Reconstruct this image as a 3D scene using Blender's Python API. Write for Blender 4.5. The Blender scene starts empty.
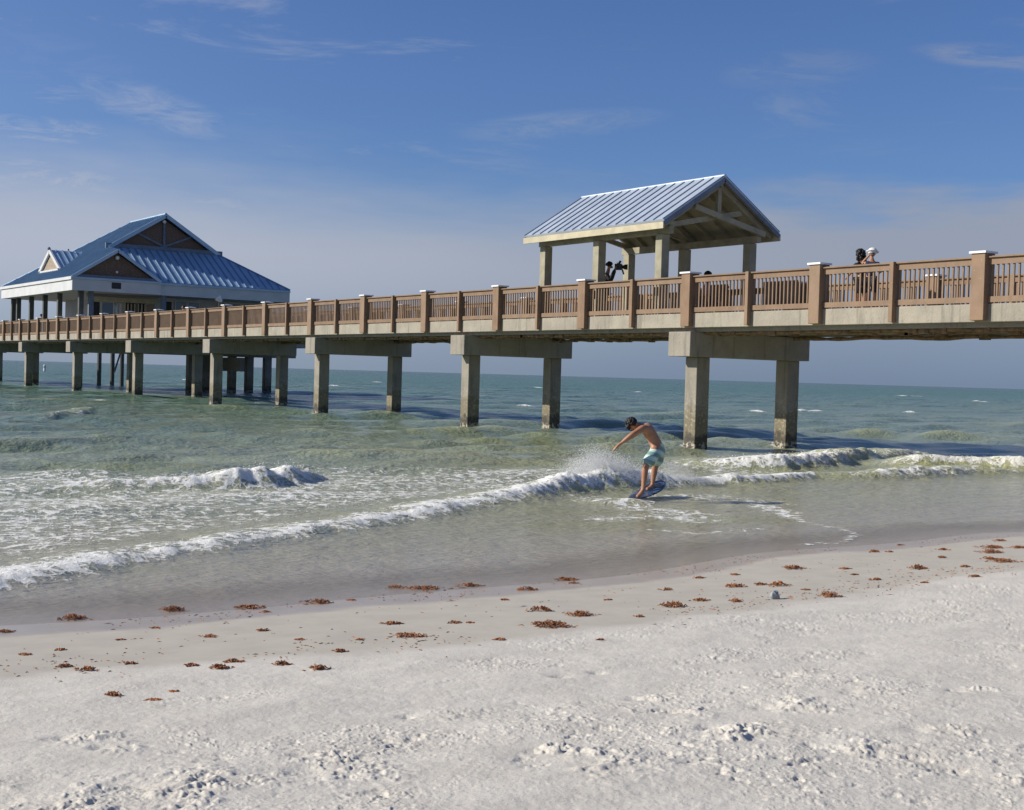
import bpy, bmesh, math, random
import numpy as np
from math import sin, cos, tan, radians, pi, atan2, sqrt
from mathutils import Vector, Matrix
random.seed(7)
SC = bpy.context.scene
COL = SC.collection
# ------------------------------------------------------------------ camera
# world frame: +Y runs out to sea along the pier, +X runs along the beach, z = 0 is the water
FL, TH, PI_, RO, EYE = 1339.2, radians(34.259), radians(1.302), radians(1.623), 1.994
cR = Vector((cos(TH), -sin(TH), 0)); cF = Vector((sin(TH)*cos(PI_), cos(TH)*cos(PI_), -sin(PI_))); cU = cR.cross(cF)
O = Vector((0, 0, EYE))
def ray(x, y):
    a = (x-512)*cos(RO) - (405-y)*sin(RO); b = (x-512)*sin(RO) + (405-y)*cos(RO)
    return cF + cR*(a/FL) + cU*(b/FL)
def hit(x, y, ax, v):
    d = ray(x, y); return O + d*((v-O[ax])/d[ax])
def wat(x, y, z=0.0): return hit(x, y, 2, z)
def at(x, y, D): return O + ray(x, y)*D
cam = bpy.data.objects.new('camera', bpy.data.cameras.new('camera')); COL.objects.link(cam)
rc = cR*cos(RO) + cU*sin(RO); uc = -cR*sin(RO) + cU*cos(RO)
cam.matrix_world = Matrix(((rc.x, uc.x, -cF.x, 0), (rc.y, uc.y, -cF.y, 0), (rc.z, uc.z, -cF.z, EYE), (0, 0, 0, 1)))
cam.data.sensor_width = 36; cam.data.lens = 36*FL/1024; cam.data.clip_end = 90000; cam.data.clip_start = .1
SC.camera = cam
# ------------------------------------------------------------------ light
SUN_AZ, SUN_EL = radians(-58), radians(28.5)           # azimuth from +Y towards +X
sd = Vector((sin(SUN_AZ)*cos(SUN_EL), cos(SUN_AZ)*cos(SUN_EL), sin(SUN_EL)))
sun = bpy.data.objects.new('sun', bpy.data.lights.new('sun', 'SUN')); COL.objects.link(sun)
sun.data.energy = 4.8; sun.data.angle = radians(.5); sun.data.color = (1, .93, .82)
sun.rotation_euler = (-sd).to_track_quat('-Z', 'Y').to_euler()
SC.view_settings.view_transform = 'Standard'; SC.view_settings.look = 'None'
SC.view_settings.gamma = 1; SC.view_settings.exposure = 0.3

# ------------------------------------------------------------------ node helpers
class NT:
    def __init__(s, tree): s.t = tree; s.n = tree.nodes; s.l = tree.links
    def new(s, typ, **kw):
        n = s.n.new(typ)
        for k, v in kw.items(): setattr(n, k, v)
        return n
    def link(s, a, b): s.l.new(a, b)
    def put(s, sock, v):
        if isinstance(v, bpy.types.NodeSocket): s.l.new(v, sock)
        elif isinstance(v, (tuple, list)) and sock.type == 'RGBA' and len(v) == 3: sock.default_value = (*v, 1)
        elif sock.type == 'RGBA' and not isinstance(v, (tuple, list)): sock.default_value = (v, v, v, 1)
        else: sock.default_value = v
    def math(s, op, a, b=None, c=None, clamp=False):
        n = s.new('ShaderNodeMath', operation=op); n.use_clamp = clamp
        s.put(n.inputs[0], a)
        if b is not None: s.put(n.inputs[1], b)
        if c is not None: s.put(n.inputs[2], c)
        return n.outputs[0]
    def mr(s, v, a, b, c=0, d=1, smooth=True):
        n = s.new('ShaderNodeMapRange'); n.interpolation_type = 'SMOOTHSTEP' if smooth else 'LINEAR'
        s.put(n.inputs[0], v)
        for i, q in enumerate((a, b, c, d)): s.put(n.inputs[i+1], q)
        return n.outputs[0]
    def mix(s, f, a, b, blend='MIX'):
        n = s.new('ShaderNodeMix', data_type='RGBA', blend_type=blend)
        s.put(n.inputs[0], f); s.put(n.inputs[6], a); s.put(n.inputs[7], b); return n.outputs[2]
    def ramp(s, f, stops, interp='LINEAR'):
        n = s.new('ShaderNodeValToRGB'); n.color_ramp.interpolation = interp; e = n.color_ramp.elements
        while len(e) < len(stops): e.new(.5)
        for q, (p, c) in zip(e, stops): q.position = p; q.color = (*c, 1) if len(c) == 3 else c
        s.put(n.inputs[0], f); return n.outputs[0]
    def noise(s, vec, scale, detail=4, rough=.55, dist=0, out=0):
        n = s.new('ShaderNodeTexNoise'); n.inputs['Scale'].default_value = scale; n.inputs['Detail'].default_value = detail
        n.inputs['Roughness'].default_value = rough; n.inputs['Distortion'].default_value = dist
        if vec is not None: s.link(vec, n.inputs['Vector'])
        return n.outputs[out]
    def vor(s, vec, scale, feature='F1', rand=1, out=0):
        n = s.new('ShaderNodeTexVoronoi', feature=feature); n.inputs['Scale'].default_value = scale; n.inputs['Randomness'].default_value = rand
        if vec is not None: s.link(vec, n.inputs['Vector'])
        return n.outputs[out]
    def map(s, vec, scale=(1, 1, 1), loc=(0, 0, 0), rot=(0, 0, 0)):
        n = s.new('ShaderNodeMapping'); s.link(vec, n.inputs[0]); n.inputs['Scale'].default_value = scale
        n.inputs['Location'].default_value = loc; n.inputs['Rotation'].default_value = rot; return n.outputs[0]
    def pos(s): return s.new('ShaderNodeNewGeometry').outputs['Position']
    def obj(s): return s.new('ShaderNodeTexCoord').outputs['Object']
    def attr(s, name): return s.new('ShaderNodeAttribute', attribute_name=name).outputs['Fac']
    def sep(s, v): n = s.new('ShaderNodeSeparateXYZ'); s.link(v, n.inputs[0]); return n.outputs
    def bump(s, h, strength=.3, dist=.02, normal=None):
        n = s.new('ShaderNodeBump'); s.put(n.inputs['Strength'], strength); n.inputs['Distance'].default_value = dist
        s.link(h, n.inputs['Height'])
        if normal is not None: s.link(normal, n.inputs['Normal'])
        return n.outputs[0]
def mat(name):
    m = bpy.data.materials.new(name); m.use_nodes = True
    t = NT(m.node_tree); b = m.node_tree.nodes['Principled BSDF']; return m, t, b
def noisy(name, c1, c2, scale=4, rough=.7, bump=.2, bscale=40, metallic=0, spec=.4, stretch=(1, 1, 1), detail=5):
    m, t, b = mat(name); v = t.map(t.pos(), stretch)
    t.put(b.inputs['Base Color'], t.mix(t.mr(t.noise(v, scale, detail), .3, .7), c1, c2))
    b.inputs['Roughness'].default_value = rough; b.inputs['Metallic'].default_value = metallic
    b.inputs['Specular IOR Level'].default_value = spec
    if bump: t.link(t.bump(t.noise(v, bscale, 3), bump, .01), b.inputs['Normal'])
    return m
M = {}
def concrete(name, c1, c2, water_marks=False):
    m, t, b = mat(name); p = t.pos(); s = t.sep(p)
    base = t.mix(t.mr(t.noise(p, 1.3, 6, .65), .3, .7), c1, c2)
    streak = t.mr(t.noise(t.map(p, (5, 5, .45)), 1.0, 4, .6), .52, .72)
    base = t.mix(t.math('MULTIPLY', streak, .55), base, tuple(x*.36 for x in c1))
    spots = t.mr(t.noise(p, 9, 3), .62, .7)
    base = t.mix(t.math('MULTIPLY', spots, .35), base, tuple(x*.45 for x in c1))
    if water_marks:
        zz = t.math('ADD', s[2], t.math('MULTIPLY', t.math('SUBTRACT', t.noise(p, 3.5, 4), .5), 1.0))
        base = t.mix(t.math('MULTIPLY', t.mr(zz, 1.25, .95), .75), base, (.15, .125, .07))
        base = t.mix(t.math('MULTIPLY', t.mr(zz, .55, .3), .9), base, (.045, .04, .03))
        barn = t.math('MULTIPLY', t.mr(t.noise(p, 12, 4, .7), .53, .6), t.math('MULTIPLY', t.mr(s[2], 1.75, 1.25), t.mr(s[2], .0, .9)))
        base = t.mix(t.math('MULTIPLY', barn, .55), base, (.42, .38, .30))
        foot = t.math('MULTIPLY', t.mr(t.noise(p, 8, 4, .7), .48, .56), t.mr(s[2], .26, .12))
        base = t.mix(t.math('MULTIPLY', foot, .8), base, (.5, .45, .36))
    t.put(b.inputs['Base Color'], base); b.inputs['Roughness'].default_value = .85
    t.link(t.bump(t.noise(p, 14, 6, .7), .5, .03), b.inputs['Normal'])
    return m
M['concrete'] = concrete('concrete', (.30, .272, .222), (.24, .218, .178))
M['pile'] = concrete('pile_concrete', (.285, .258, .208), (.215, .195, .157), True)
M['slab'] = concrete('slab_concrete', (.345, .315, .25), (.265, .242, .195))
M['wood'] = noisy('brown_composite_board', (.225, .142, .086), (.17, .108, .065), 2.5, .75, .15, 60, stretch=(1, 1, 1))
M['wood_post'] = noisy('brown_post_wrap', (.24, .152, .092), (.195, .123, .074), 3, .7, .15, 60)
M['cap'] = noisy('white_post_cap', (.78, .79, .80), (.68, .69, .70), 6, .45, .05)
M['timber'] = noisy('treated_timber', (.34, .315, .225), (.25, .23, .165), 3, .75, .3, 30, stretch=(1, 1, 1))
M['cream'] = noisy('cream_timber_fascia', (.50, .45, .31), (.40, .36, .25), 3, .7, .2, 30)
M['rust'] = noisy('rusty_pipe', (.26, .17, .09), (.10, .075, .05), 7, .9, .8, 18)
M['trim'] = noisy('white_painted_siding', (.58, .585, .58), (.51, .515, .515), 1.2, .55, .1)
M['wall'] = noisy('pale_wall', (.46, .48, .50), (.40, .42, .44), 1.0, .7, .1)
M['shingle'] = noisy('brown_gable_shingle', (.19, .125, .09), (.12, .08, .06), 9, .85, .4, 30)
M['louver'] = noisy('tan_louver', (.36, .29, .21), (.24, .19, .14), 6, .8, .3)
M['greyblue'] = noisy('grey_blue_timber', (.16, .20, .25), (.12, .15, .19), 3, .7, .1)
M['darkpost'] = noisy('dark_green_post', (.09, .095, .085), (.06, .065, .06), 3, .6, .1)
M['glass'] = noisy('window_glass', (.02, .10, .18), (.02, .07, .13), 1, .12, 0, spec=.8)
M['dark'] = noisy('dark_opening', (.03, .03, .035), (.02, .02, .02), 2, .6, 0)
M['lamp'] = noisy('lamp_glass', (.8, .78, .7), (.7, .68, .62), 4, .3, 0)
M['steel'] = noisy('grey_steel', (.22, .23, .24), (.14, .15, .16), 5, .5, .2, 40, metallic=.4)
M['table'] = noisy('white_table_top', (.6, .62, .64), (.52, .54, .56), 4, .5, 0)
for k_ in ('wood', 'wood_post'):
    m = M[k_]; t = NT(m.node_tree); b = m.node_tree.nodes['Principled BSDF']; src = b.inputs['Base Color'].links[0].from_socket
    rnd = t.new('ShaderNodeObjectInfo').outputs['Random']; p = t.pos()
    c = t.mix(t.math('MULTIPLY', rnd, .32), src, (.30, .225, .155)); c = t.mix(t.math('MULTIPLY', t.mr(t.noise(t.map(p, (4, 4, 1.2)), 1, 5, .7), .5, .75), .45), c, (.11, .07, .045))
    c = t.mix(t.math('MULTIPLY', t.mr(t.noise(p, 22, 3), .66, .74), .5), c, (.5, .46, .4)); t.put(b.inputs['Base Color'], c)
def metal_roof(name, c1, c2, rough, metallic):
    m, t, b = mat(name); p = t.pos()
    t.put(b.inputs['Base Color'], t.mix(t.mr(t.noise(p, .9, 4), .3, .7), c1, c2))
    t.put(b.inputs['Roughness'], t.mr(t.noise(p, 2.2, 3), .3, .7, rough-.06, rough+.1)); b.inputs['Metallic'].default_value = metallic
    t.link(t.bump(t.noise(p, 5, 2), .15, .02), b.inputs['Normal'])
    return m
M['roof_pale'] = metal_roof('pale_standing_seam_metal', (.46, .52, .60), (.40, .46, .54), .42, .25)
M['rib_shade_pale'] = metal_roof('pale_rib_shade', (.20, .26, .35), (.16, .21, .30), .45, .2)  # same pale metal darkened, so the ribs carry their shadow lines as colour
M['roof_blue'] = metal_roof('blue_standing_seam_metal', (.36, .48, .60), (.31, .43, .55), .42, .25)
M['seam_blue'] = metal_roof('blue_seam', (.16, .26, .38), (.13, .22, .33), .45, .2)

# ------------------------------------------------------------------ mesh builder
class MB:
    def __init__(s): s.v = []; s.f = []; s.m = []; s.cur = 0
    def add(s, vs, fs):
        o = len(s.v); s.v += [tuple(v) for v in vs]; s.f += [tuple(i+o for i in f) for f in fs]; s.m += [s.cur]*len(fs); return s
    def box(s, x0, x1, y0, y1, z0, z1):
        return s.add([(x, y, z) for x in (x0, x1) for y in (y0, y1) for z in (z0, z1)],
                     [(0, 1, 3, 2), (4, 6, 7, 5), (0, 4, 5, 1), (2, 3, 7, 6), (0, 2, 6, 4), (1, 5, 7, 3)])
    def bar(s, p, q, w, h, up=(0, 0, 1)):
        p, q = Vector(p), Vector(q); d = (q-p).normalized(); up = Vector(up)
        a = d.cross(up); a = a.normalized() if a.length > 1e-5 else Vector((1, 0, 0)); b = a.cross(d).normalized()
        c = [(-w/2, -h/2), (w/2, -h/2), (w/2, h/2), (-w/2, h/2)]
        vs = [p + a*i + b*j for i, j in c] + [q + a*i + b*j for i, j in c]
        return s.add(vs, [(3, 2, 1, 0), (4, 5, 6, 7), (0, 1, 5, 4), (1, 2, 6, 5), (2, 3, 7, 6), (3, 0, 4, 7)])
    def tube(s, pts, rads, n=10, cap=True):
        pts = [Vector(p) for p in pts]
        if not isinstance(rads, (list, tuple)): rads = [rads]*len(pts)
        vs = []; prev = None
        for i, p in enumerate(pts):
            d = (pts[min(i+1, len(pts)-1)] - pts[max(i-1, 0)]).normalized()
            a = d.cross(Vector((0, 0, 1)) if abs(d.z) < .9 else Vector((1, 0, 0))).normalized(); b = d.cross(a)
            vs += [p + (a*cos(2*pi*k/n) + b*sin(2*pi*k/n))*rads[i] for k in range(n)]
        fs = [(i*n+k, i*n+(k+1) % n, (i+1)*n+(k+1) % n, (i+1)*n+k) for i in range(len(pts)-1) for k in range(n)]
        if cap: fs += [tuple(range(n))[::-1], tuple(range((len(pts)-1)*n, len(pts)*n))]
        return s.add(vs, fs)
    def prism(s, poly, off):
        off = Vector(off); n = len(poly); vs = [Vector(p) for p in poly]; vs += [v+off for v in vs]
        return s.add(vs, [tuple(range(n))[::-1], tuple(range(n, 2*n))] + [(i, (i+1) % n, n+(i+1) % n, n+i) for i in range(n)])
    def ball(s, c, r, seg=10, ring=6, sq=(1, 1, 1), jit=0):
        c = Vector(c); vs = [c + Vector((0, 0, r*sq[2]))]
        for i in range(1, ring):
            for k in range(seg):
                a, b = pi*i/ring, 2*pi*k/seg; q = r*(1 + random.uniform(-jit, jit))
                vs.append(c + Vector((q*sq[0]*sin(a)*cos(b), q*sq[1]*sin(a)*sin(b), q*sq[2]*cos(a))))
        vs.append(c - Vector((0, 0, r*sq[2]))); e = len(vs)-1
        fs = [(0, 1+k, 1+(k+1) % seg) for k in range(seg)] + [(e, e-seg+(k+1) % seg, e-seg+k) for k in range(seg)]
        fs += [(1+i*seg+k, 1+(i+1)*seg+k, 1+(i+1)*seg+(k+1) % seg, 1+i*seg+(k+1) % seg) for i in range(ring-2) for k in range(seg)]
        return s.add(vs, fs)
    def build(s, name, mats, parent=None, smooth=False, bevel=0):
        org = Vector(parent_loc(parent))
        me = bpy.data.meshes.new(name); me.from_pydata([tuple(Vector(v)-org) for v in s.v], [], s.f)
        mats = mats if isinstance(mats, (list, tuple)) else [mats]
        for m in mats: me.materials.append(m)
        me.polygons.foreach_set('material_index', s.m)
        if smooth: me.polygons.foreach_set('use_smooth', [True]*len(s.f))
        bm = bmesh.new(); bm.from_mesh(me); bmesh.ops.recalc_face_normals(bm, faces=bm.faces); bm.to_mesh(me); bm.free()
        o = bpy.data.objects.new(name, me); COL.objects.link(o)
        if parent is not None: o.parent = parent
        if bevel:
            b = o.modifiers.new('bevel', 'BEVEL'); b.width = bevel; b.segments = 2; b.limit_method = 'ANGLE'
        return o
def parent_loc(p):
    v = Vector((0, 0, 0))
    while p is not None: v += p.location; p = p.parent
    return v
def tag(o, label=None, cat=None, group=None, kind=None):
    for k, v in (('label', label), ('category', cat), ('group', group), ('kind', kind)):
        if v: o[k] = v
    return o
def empty(name, loc, label, cat, group=None):
    o = bpy.data.objects.new(name, None); COL.objects.link(o); o.location = loc; o.empty_display_size = .3
    return tag(o, label, cat, group)

# ------------------------------------------------------------------ numpy noise
def vnoise(x, y, seed=0):
    ix = np.floor(x).astype(np.int64); iy = np.floor(y).astype(np.int64); fx = x-ix; fy = y-iy
    def h(a, b):
        n = (a*374761393 + b*668265263 + seed*144665) & 0xffffffff
        n = ((n ^ (n >> 13))*1274126177) & 0xffffffff
        return ((n ^ (n >> 16)) & 0xffffff)/float(0xffffff)
    ux = fx*fx*(3-2*fx); uy = fy*fy*(3-2*fy)
    return (h(ix, iy)*(1-ux) + h(ix+1, iy)*ux)*(1-uy) + (h(ix, iy+1)*(1-ux) + h(ix+1, iy+1)*ux)*uy
def fbm(x, y, seed=0, oct=4, g=.5):
    s = 0; a = 1; t = 0
    for i in range(oct):
        s = s + a*vnoise(x*2**i + i*17.3, y*2**i - i*9.1, seed+i); t += a; a *= g
    return s/t
def sst(x, a, b): t = np.clip((x-a)/(b-a), 0, 1); return t*t*(3-2*t)
def poly_dist(X, Y, pts):
    d = np.full(X.shape, 1e9); tt = np.zeros(X.shape); n = len(pts)-1
    for i in range(n):
        ax, ay = pts[i]; bx, by = pts[i+1]; L = (bx-ax)**2+(by-ay)**2
        t = np.clip(((X-ax)*(bx-ax)+(Y-ay)*(by-ay))/L, 0, 1)
        q = np.hypot(X-ax-t*(bx-ax), Y-ay-t*(by-ay)); k = q < d; d[k] = q[k]; tt[k] = ((i+t)/n)[k]
    return d, tt
def fan(rs, ths):
    R_, T_ = np.meshgrid(rs, ths, indexing='ij'); return R_*np.sin(T_), R_*np.cos(T_)
def grid_mesh(name, X, Y, Z, m, attrs, closed):
    nr, nt = X.shape; me = bpy.data.meshes.new(name)
    co = np.stack([X, Y, Z], -1).reshape(-1, 3).astype(np.float32)
    j2 = (np.arange(nt)+1) % nt if closed else np.arange(1, nt); j = np.arange(nt) if closed else np.arange(nt-1)
    i = np.arange(nr-1)[:, None]*nt
    q = np.stack([i+j, i+j2, i+nt+j2, i+nt+j], -1).reshape(-1, 4)
    nf = len(q); me.vertices.add(len(co)); me.vertices.foreach_set('co', co.ravel())
    me.loops.add(nf*4); me.loops.foreach_set('vertex_index', q[:, ::-1].ravel().astype(np.int32))
    me.polygons.add(nf); me.polygons.foreach_set('loop_start', (np.arange(nf)*4).astype(np.int32))
    me.polygons.foreach_set('loop_total', np.full(nf, 4, np.int32)); me.polygons.foreach_set('use_smooth', np.ones(nf, bool))
    for k, v in attrs.items():
        a = me.attributes.new(k, 'FLOAT', 'POINT'); a.data.foreach_set('value', v.ravel().astype(np.float32))
    me.update(); me.materials.append(m); o = bpy.data.objects.new(name, me); COL.objects.link(o); return o

# ------------------------------------------------------------------ beach
def shore_y(X): return 10.4 + .085*(X-5) + .22*np.sin(X*.55+.6) + .12*np.sin(X*1.3) + .25*(fbm(X*.5, X*0+3.3, 5, 3)-.5)
def dry_y(X): return 7.85 + .25*np.sin(X*.6+1) + .5*(fbm(X*.9, X*0+1.7, 9, 4)-.5)
def sand_base(X, Y):
    s = Y - shore_y(X)
    z = np.interp(s, [-60, -6.3, -2.6, 0, 3, 12, 60, 400], [1.2, .43, .17, 0, -.09, -.55, -2.2, -4])
    return z
clump_px = [(580, 712, .22), (585, 772, .26), (735, 748, .2), (692, 712, .12), (740, 737, .15), (805, 673, .14), (800, 712, .2), (582, 664, .14), (612, 660, .1),
            (870, 700, .12), (945, 745, .16), (860, 762, .2), (415, 738, .15), (560, 757, .12), (330, 755, .14), (60, 805, .3), (205, 795, .3), (90, 725, .16),
            (695, 768, .16), (715, 778, .12), (980, 700, .14), (1000, 790, .2), (350, 777, .2), (120, 740, .1), (655, 693, .12), (430, 706, .12)]
def sand_z(X, Y):
    z = sand_base(X, Y); dry = sst(dry_y(X)-Y, -.25, .9); mid = sst(shore_y(X)-Y, .2, 2.2)
    z = z + mid*.02*(fbm(X*.8, Y*.8, 21, 3)-.5)
    z = z + dry*(.03*(fbm(X*1.1, Y*1.6, 1, 3)-.5) + .010*(fbm(X*4, Y*5, 2, 3, .55)-.5) + .0045*(fbm(X*24, Y*24, 3, 3, .7)-.5))
    gate = sst(fbm(X*1.3, Y*1.5, 31, 3), .50, .72)
    crumb = np.clip((fbm(X*26, Y*26, 4, 3, .6)-.59)*8, 0, 1)*.0048 + np.clip((fbm(X*60, Y*60, 8, 2, .6)-.58)*6, 0, 1)*.0030
    pit = np.clip((fbm(X*12, Y*12, 6, 3, .6)-.66)*7, 0, 1)*.011
    z = z + dry*(gate*.8+.16)*(crumb - pit)
    for x, y, r in clump_px:
        p = wat(x, y, .36); d = np.hypot((X-p.x), (Y-p.y)*.8)/r
        k = d < 2.2
        if not k.any(): continue
        g = np.exp(-(d[k]**2)*1.1); xx, yy = X[k], Y[k]
        b = np.clip((fbm(xx*20+p.x, yy*20, 12, 3, .65)-.42)*4, 0, 1)
        dip = np.exp(-((xx-p.x+r*.7)**2+(yy-p.y-r*.5)**2)/(r*.42)**2)
        z[k] += g*sst(fbm(xx*5, yy*5, 14, 2), .35, .6)*(b*.017+.002) - dip*.024*(.5+b*.5)
    return z
def ang_axis(core, n, lim):
    c = TH; a = np.linspace(c-core, c+core, n)
    m = np.concatenate([np.linspace(-lim, -core, 60)[:-1]+c, a, np.linspace(core, lim, 60)[1:]+c]); return m
m, t, b = mat('sand'); M['sand'] = m
p = t.pos(); damp = t.attr('damp'); drk = t.attr('dry')
fine = t.noise(p, 55, 5, .75); med = t.noise(p, 3.2, 5, .6)
col = t.mix(t.mr(med, .3, .7), (.605, .575, .505), (.54, .51, .445))
col = t.mix(t.mr(fine, .56, .74), col, (.35, .325, .285)); col = t.mix(t.mr(t.noise(p, 120, 2, .6), .42, .28), col, (.27, .25, .22))
shell = t.math('MULTIPLY', t.mr(t.vor(p, 26), .13, .08), t.mr(t.noise(p, 2.1, 3), .45, .6))
col = t.mix(t.math('MULTIPLY', shell, .6), col, (.74, .71, .66))
dcol = t.mix(t.mr(med, .3, .7), (.465, .43, .365), (.415, .385, .325))
dcol = t.mix(t.math('MULTIPLY', t.mr(t.noise(p, 20, 5, .7), .64, .75), .5), dcol, (.25, .17, .12))
wcol = t.mix(t.mr(med, .3, .7), (.42, .37, .31), (.37, .325, .27))
col = t.mix(t.math('SUBTRACT', 1, drk), col, dcol); col = t.mix(t.mr(damp, .55, .95), col, wcol)
t.put(b.inputs['Base Color'], col); t.put(b.inputs['Roughness'], t.mr(damp, .6, .97, .93, .28)); t.put(b.inputs['Specular IOR Level'], t.mr(damp, .3, 1, .2, .5))
hh = t.math('ADD', t.noise(p, 48, 5, .75), t.math('MULTIPLY', t.noise(p, 150, 3, .7), .6))
t.link(t.bump(hh, t.mr(drk, 0, 1, .08, .30), .012), b.inputs['Normal'])
inv = lambda a, b_, n: 1/np.linspace(1/a, 1/b_, n)
rs = np.concatenate([np.linspace(.25, 3.5, 14)[:-1], inv(3.5, 24, 720), np.geomspace(24.5, 60000, 60)])
ths = ang_axis(radians(25), 1250, radians(180))[:-1]
X, Y = fan(rs, ths); Z = sand_z(X, Y)
sh = shore_y(X)-Y
beach = grid_mesh('beach', X, Y, Z, M['sand'], {'damp': sst(1.15-sh+.5*(fbm(X*1.2, Y*2, 40, 4)-.5), 0, .8), 'dry': sst(dry_y(X)-Y+.5*(fbm(X*2.5, Y*3, 41, 4)-.5), -.12, .25)}, True)
tag(beach, kind='structure')

# ------------------------------------------------------------------ sea
def pxl(lst): return [(wat(x, y).x, wat(x, y).y) for x, y in lst]
# breaking crests: base line of the front face in the photograph, put on the water plane; amplitude, front and back width, foam
def crest(px, amp, wf, wb, foam, fb):
    q = sorted((wat(x, y).x, wat(x, y).y, a, f) for (x, y), a, f in zip(px, amp, foam))
    return [np.array(c) for c in zip(*q)] + [wf, wb, fb]
CRESTS = [
 crest([(-90, 616), (0, 596), (70, 584), (130, 571), (200, 559), (300, 542), (400, 526), (490, 511), (560, 499), (604, 494), (642, 491), (672, 489), (705, 489)],
       [.08, .09, .10, .10, .10, .10, .10, .12, .22, .36, .42, .30, .12], .42, .95, [.85, .88, .8, .66, .6, .62, .66, .75, .9, 1, 1, 1, .6], .6),
 crest([(640, 486), (690, 488), (740, 487), (800, 483), (830, 478)], [.05, .16, .17, .15, .03], .25, .7, [.5, .9, .85, .8, .1], .8),
 crest([(690, 466), (740, 468), (790, 469), (840, 466), (880, 462), (925, 459), (980, 462)], [.04, .20, .30, .30, .26, .22, .08], .35, 1.3, [.3, .9, 1, .7, .25, .5, .0], .7),
 crest([(820, 481), (860, 481), (900, 480), (930, 478), (990, 474), (1060, 475)], [.05, .16, .20, .24, .18, .10], .4, .9, [0, .2, .5, .8, .3, .3], .25),
 crest([(900, 468), (940, 468), (980, 469), (1030, 471), (1100, 474)], [.08, .24, .26, .26, .2], .35, 1.2, [.4, .8, .9, .9, .9], .55),
 crest([(-80, 494), (0, 494), (60, 492), (130, 490), (210, 489), (265, 488), (300, 486), (318, 483), (345, 478)], [.03, .06, .08, .12, .20, .30, .36, .20, .02], .35, 1.0, [.5, .5, .5, .7, 1, 1, 1, .8, .1], .5),
 crest([(20, 421), (50, 420), (85, 417), (100, 413)], [.05, .12, .14, .04], .5, 1.4, [.05, .2, .38, .1], .4),
 crest([(560, 503), (610, 506), (650, 507), (690, 505)], [.0, .05, .07, .0], .3, .4, [.2, .6, .6, .1], .3),
]
FOAM_LINES = [([(779, 511), (804, 522), (836, 528), (858, 534), (839, 542), (801, 545)], .07, .44), ([(601, 519), (640, 516), (690, 519)], .22, .52),
              ([(600, 500), (640, 508), (680, 512), (692, 520)], .3, .55), ([(757, 505), (779, 511), (790, 517)], .16, .6), ([(655, 530), (700, 533), (760, 529)], .10, .36),
              ([(660, 497), (720, 498), (770, 503)], .35, .45), ([(700, 467), (760, 472), (830, 474)], .7, .45)]
FIELD = [(-60, 578), (60, 562), (200, 538), (400, 506), (560, 485), (590, 470), (480, 466), (300, 464), (100, 470), (-80, 476)]
def in_poly(X, Y, pts):
    c = np.zeros(X.shape, bool); n = len(pts)
    for i in range(n):
        (x1, y1), (x2, y2) = pts[i], pts[(i+1) % n]
        k = ((y1 > Y) != (y2 > Y)) & (X < (x2-x1)*(Y-y1)/(y2-y1+1e-12)+x1); c ^= k
    return c
rng = np.random.RandomState(3)
SW = []
for lam, A, n in ((13, .035, 3), (7.5, .05, 4), (4.2, .046, 6), (2.4, .036, 7), (1.3, .020, 8)):
    for i in range(n):
        a = radians(rng.normal(8, 28)); l = lam*rng.uniform(.8, 1.25); SW.append((2*pi/l*sin(a), 2*pi/l*cos(a), A*rng.uniform(.6, 1.2)/sqrt(n)*1.5, rng.uniform(0, 6.28), l))
CAPS = [(wat(x, y).x, wat(x, y).y, w_*.5) for x, y, w_ in ((759, 411.8, .9), (400, 379, 1.6), (186, 380, .9), (78, 411, 1.0), (100, 401, .8), (431, 377, 2), (335, 386, .9), (540, 388, 1.6), (905, 396, 1.3), (640, 392, 1), (230, 392, .8), (980, 402, .9))]
for i in range(10):
    a_ = TH+rng.uniform(-.29, .40); r_ = math.exp(rng.uniform(math.log(75), math.log(420))); CAPS.append((r_*sin(a_), r_*cos(a_), rng.uniform(.3, .8)*(r_/110)**.5))
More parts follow.
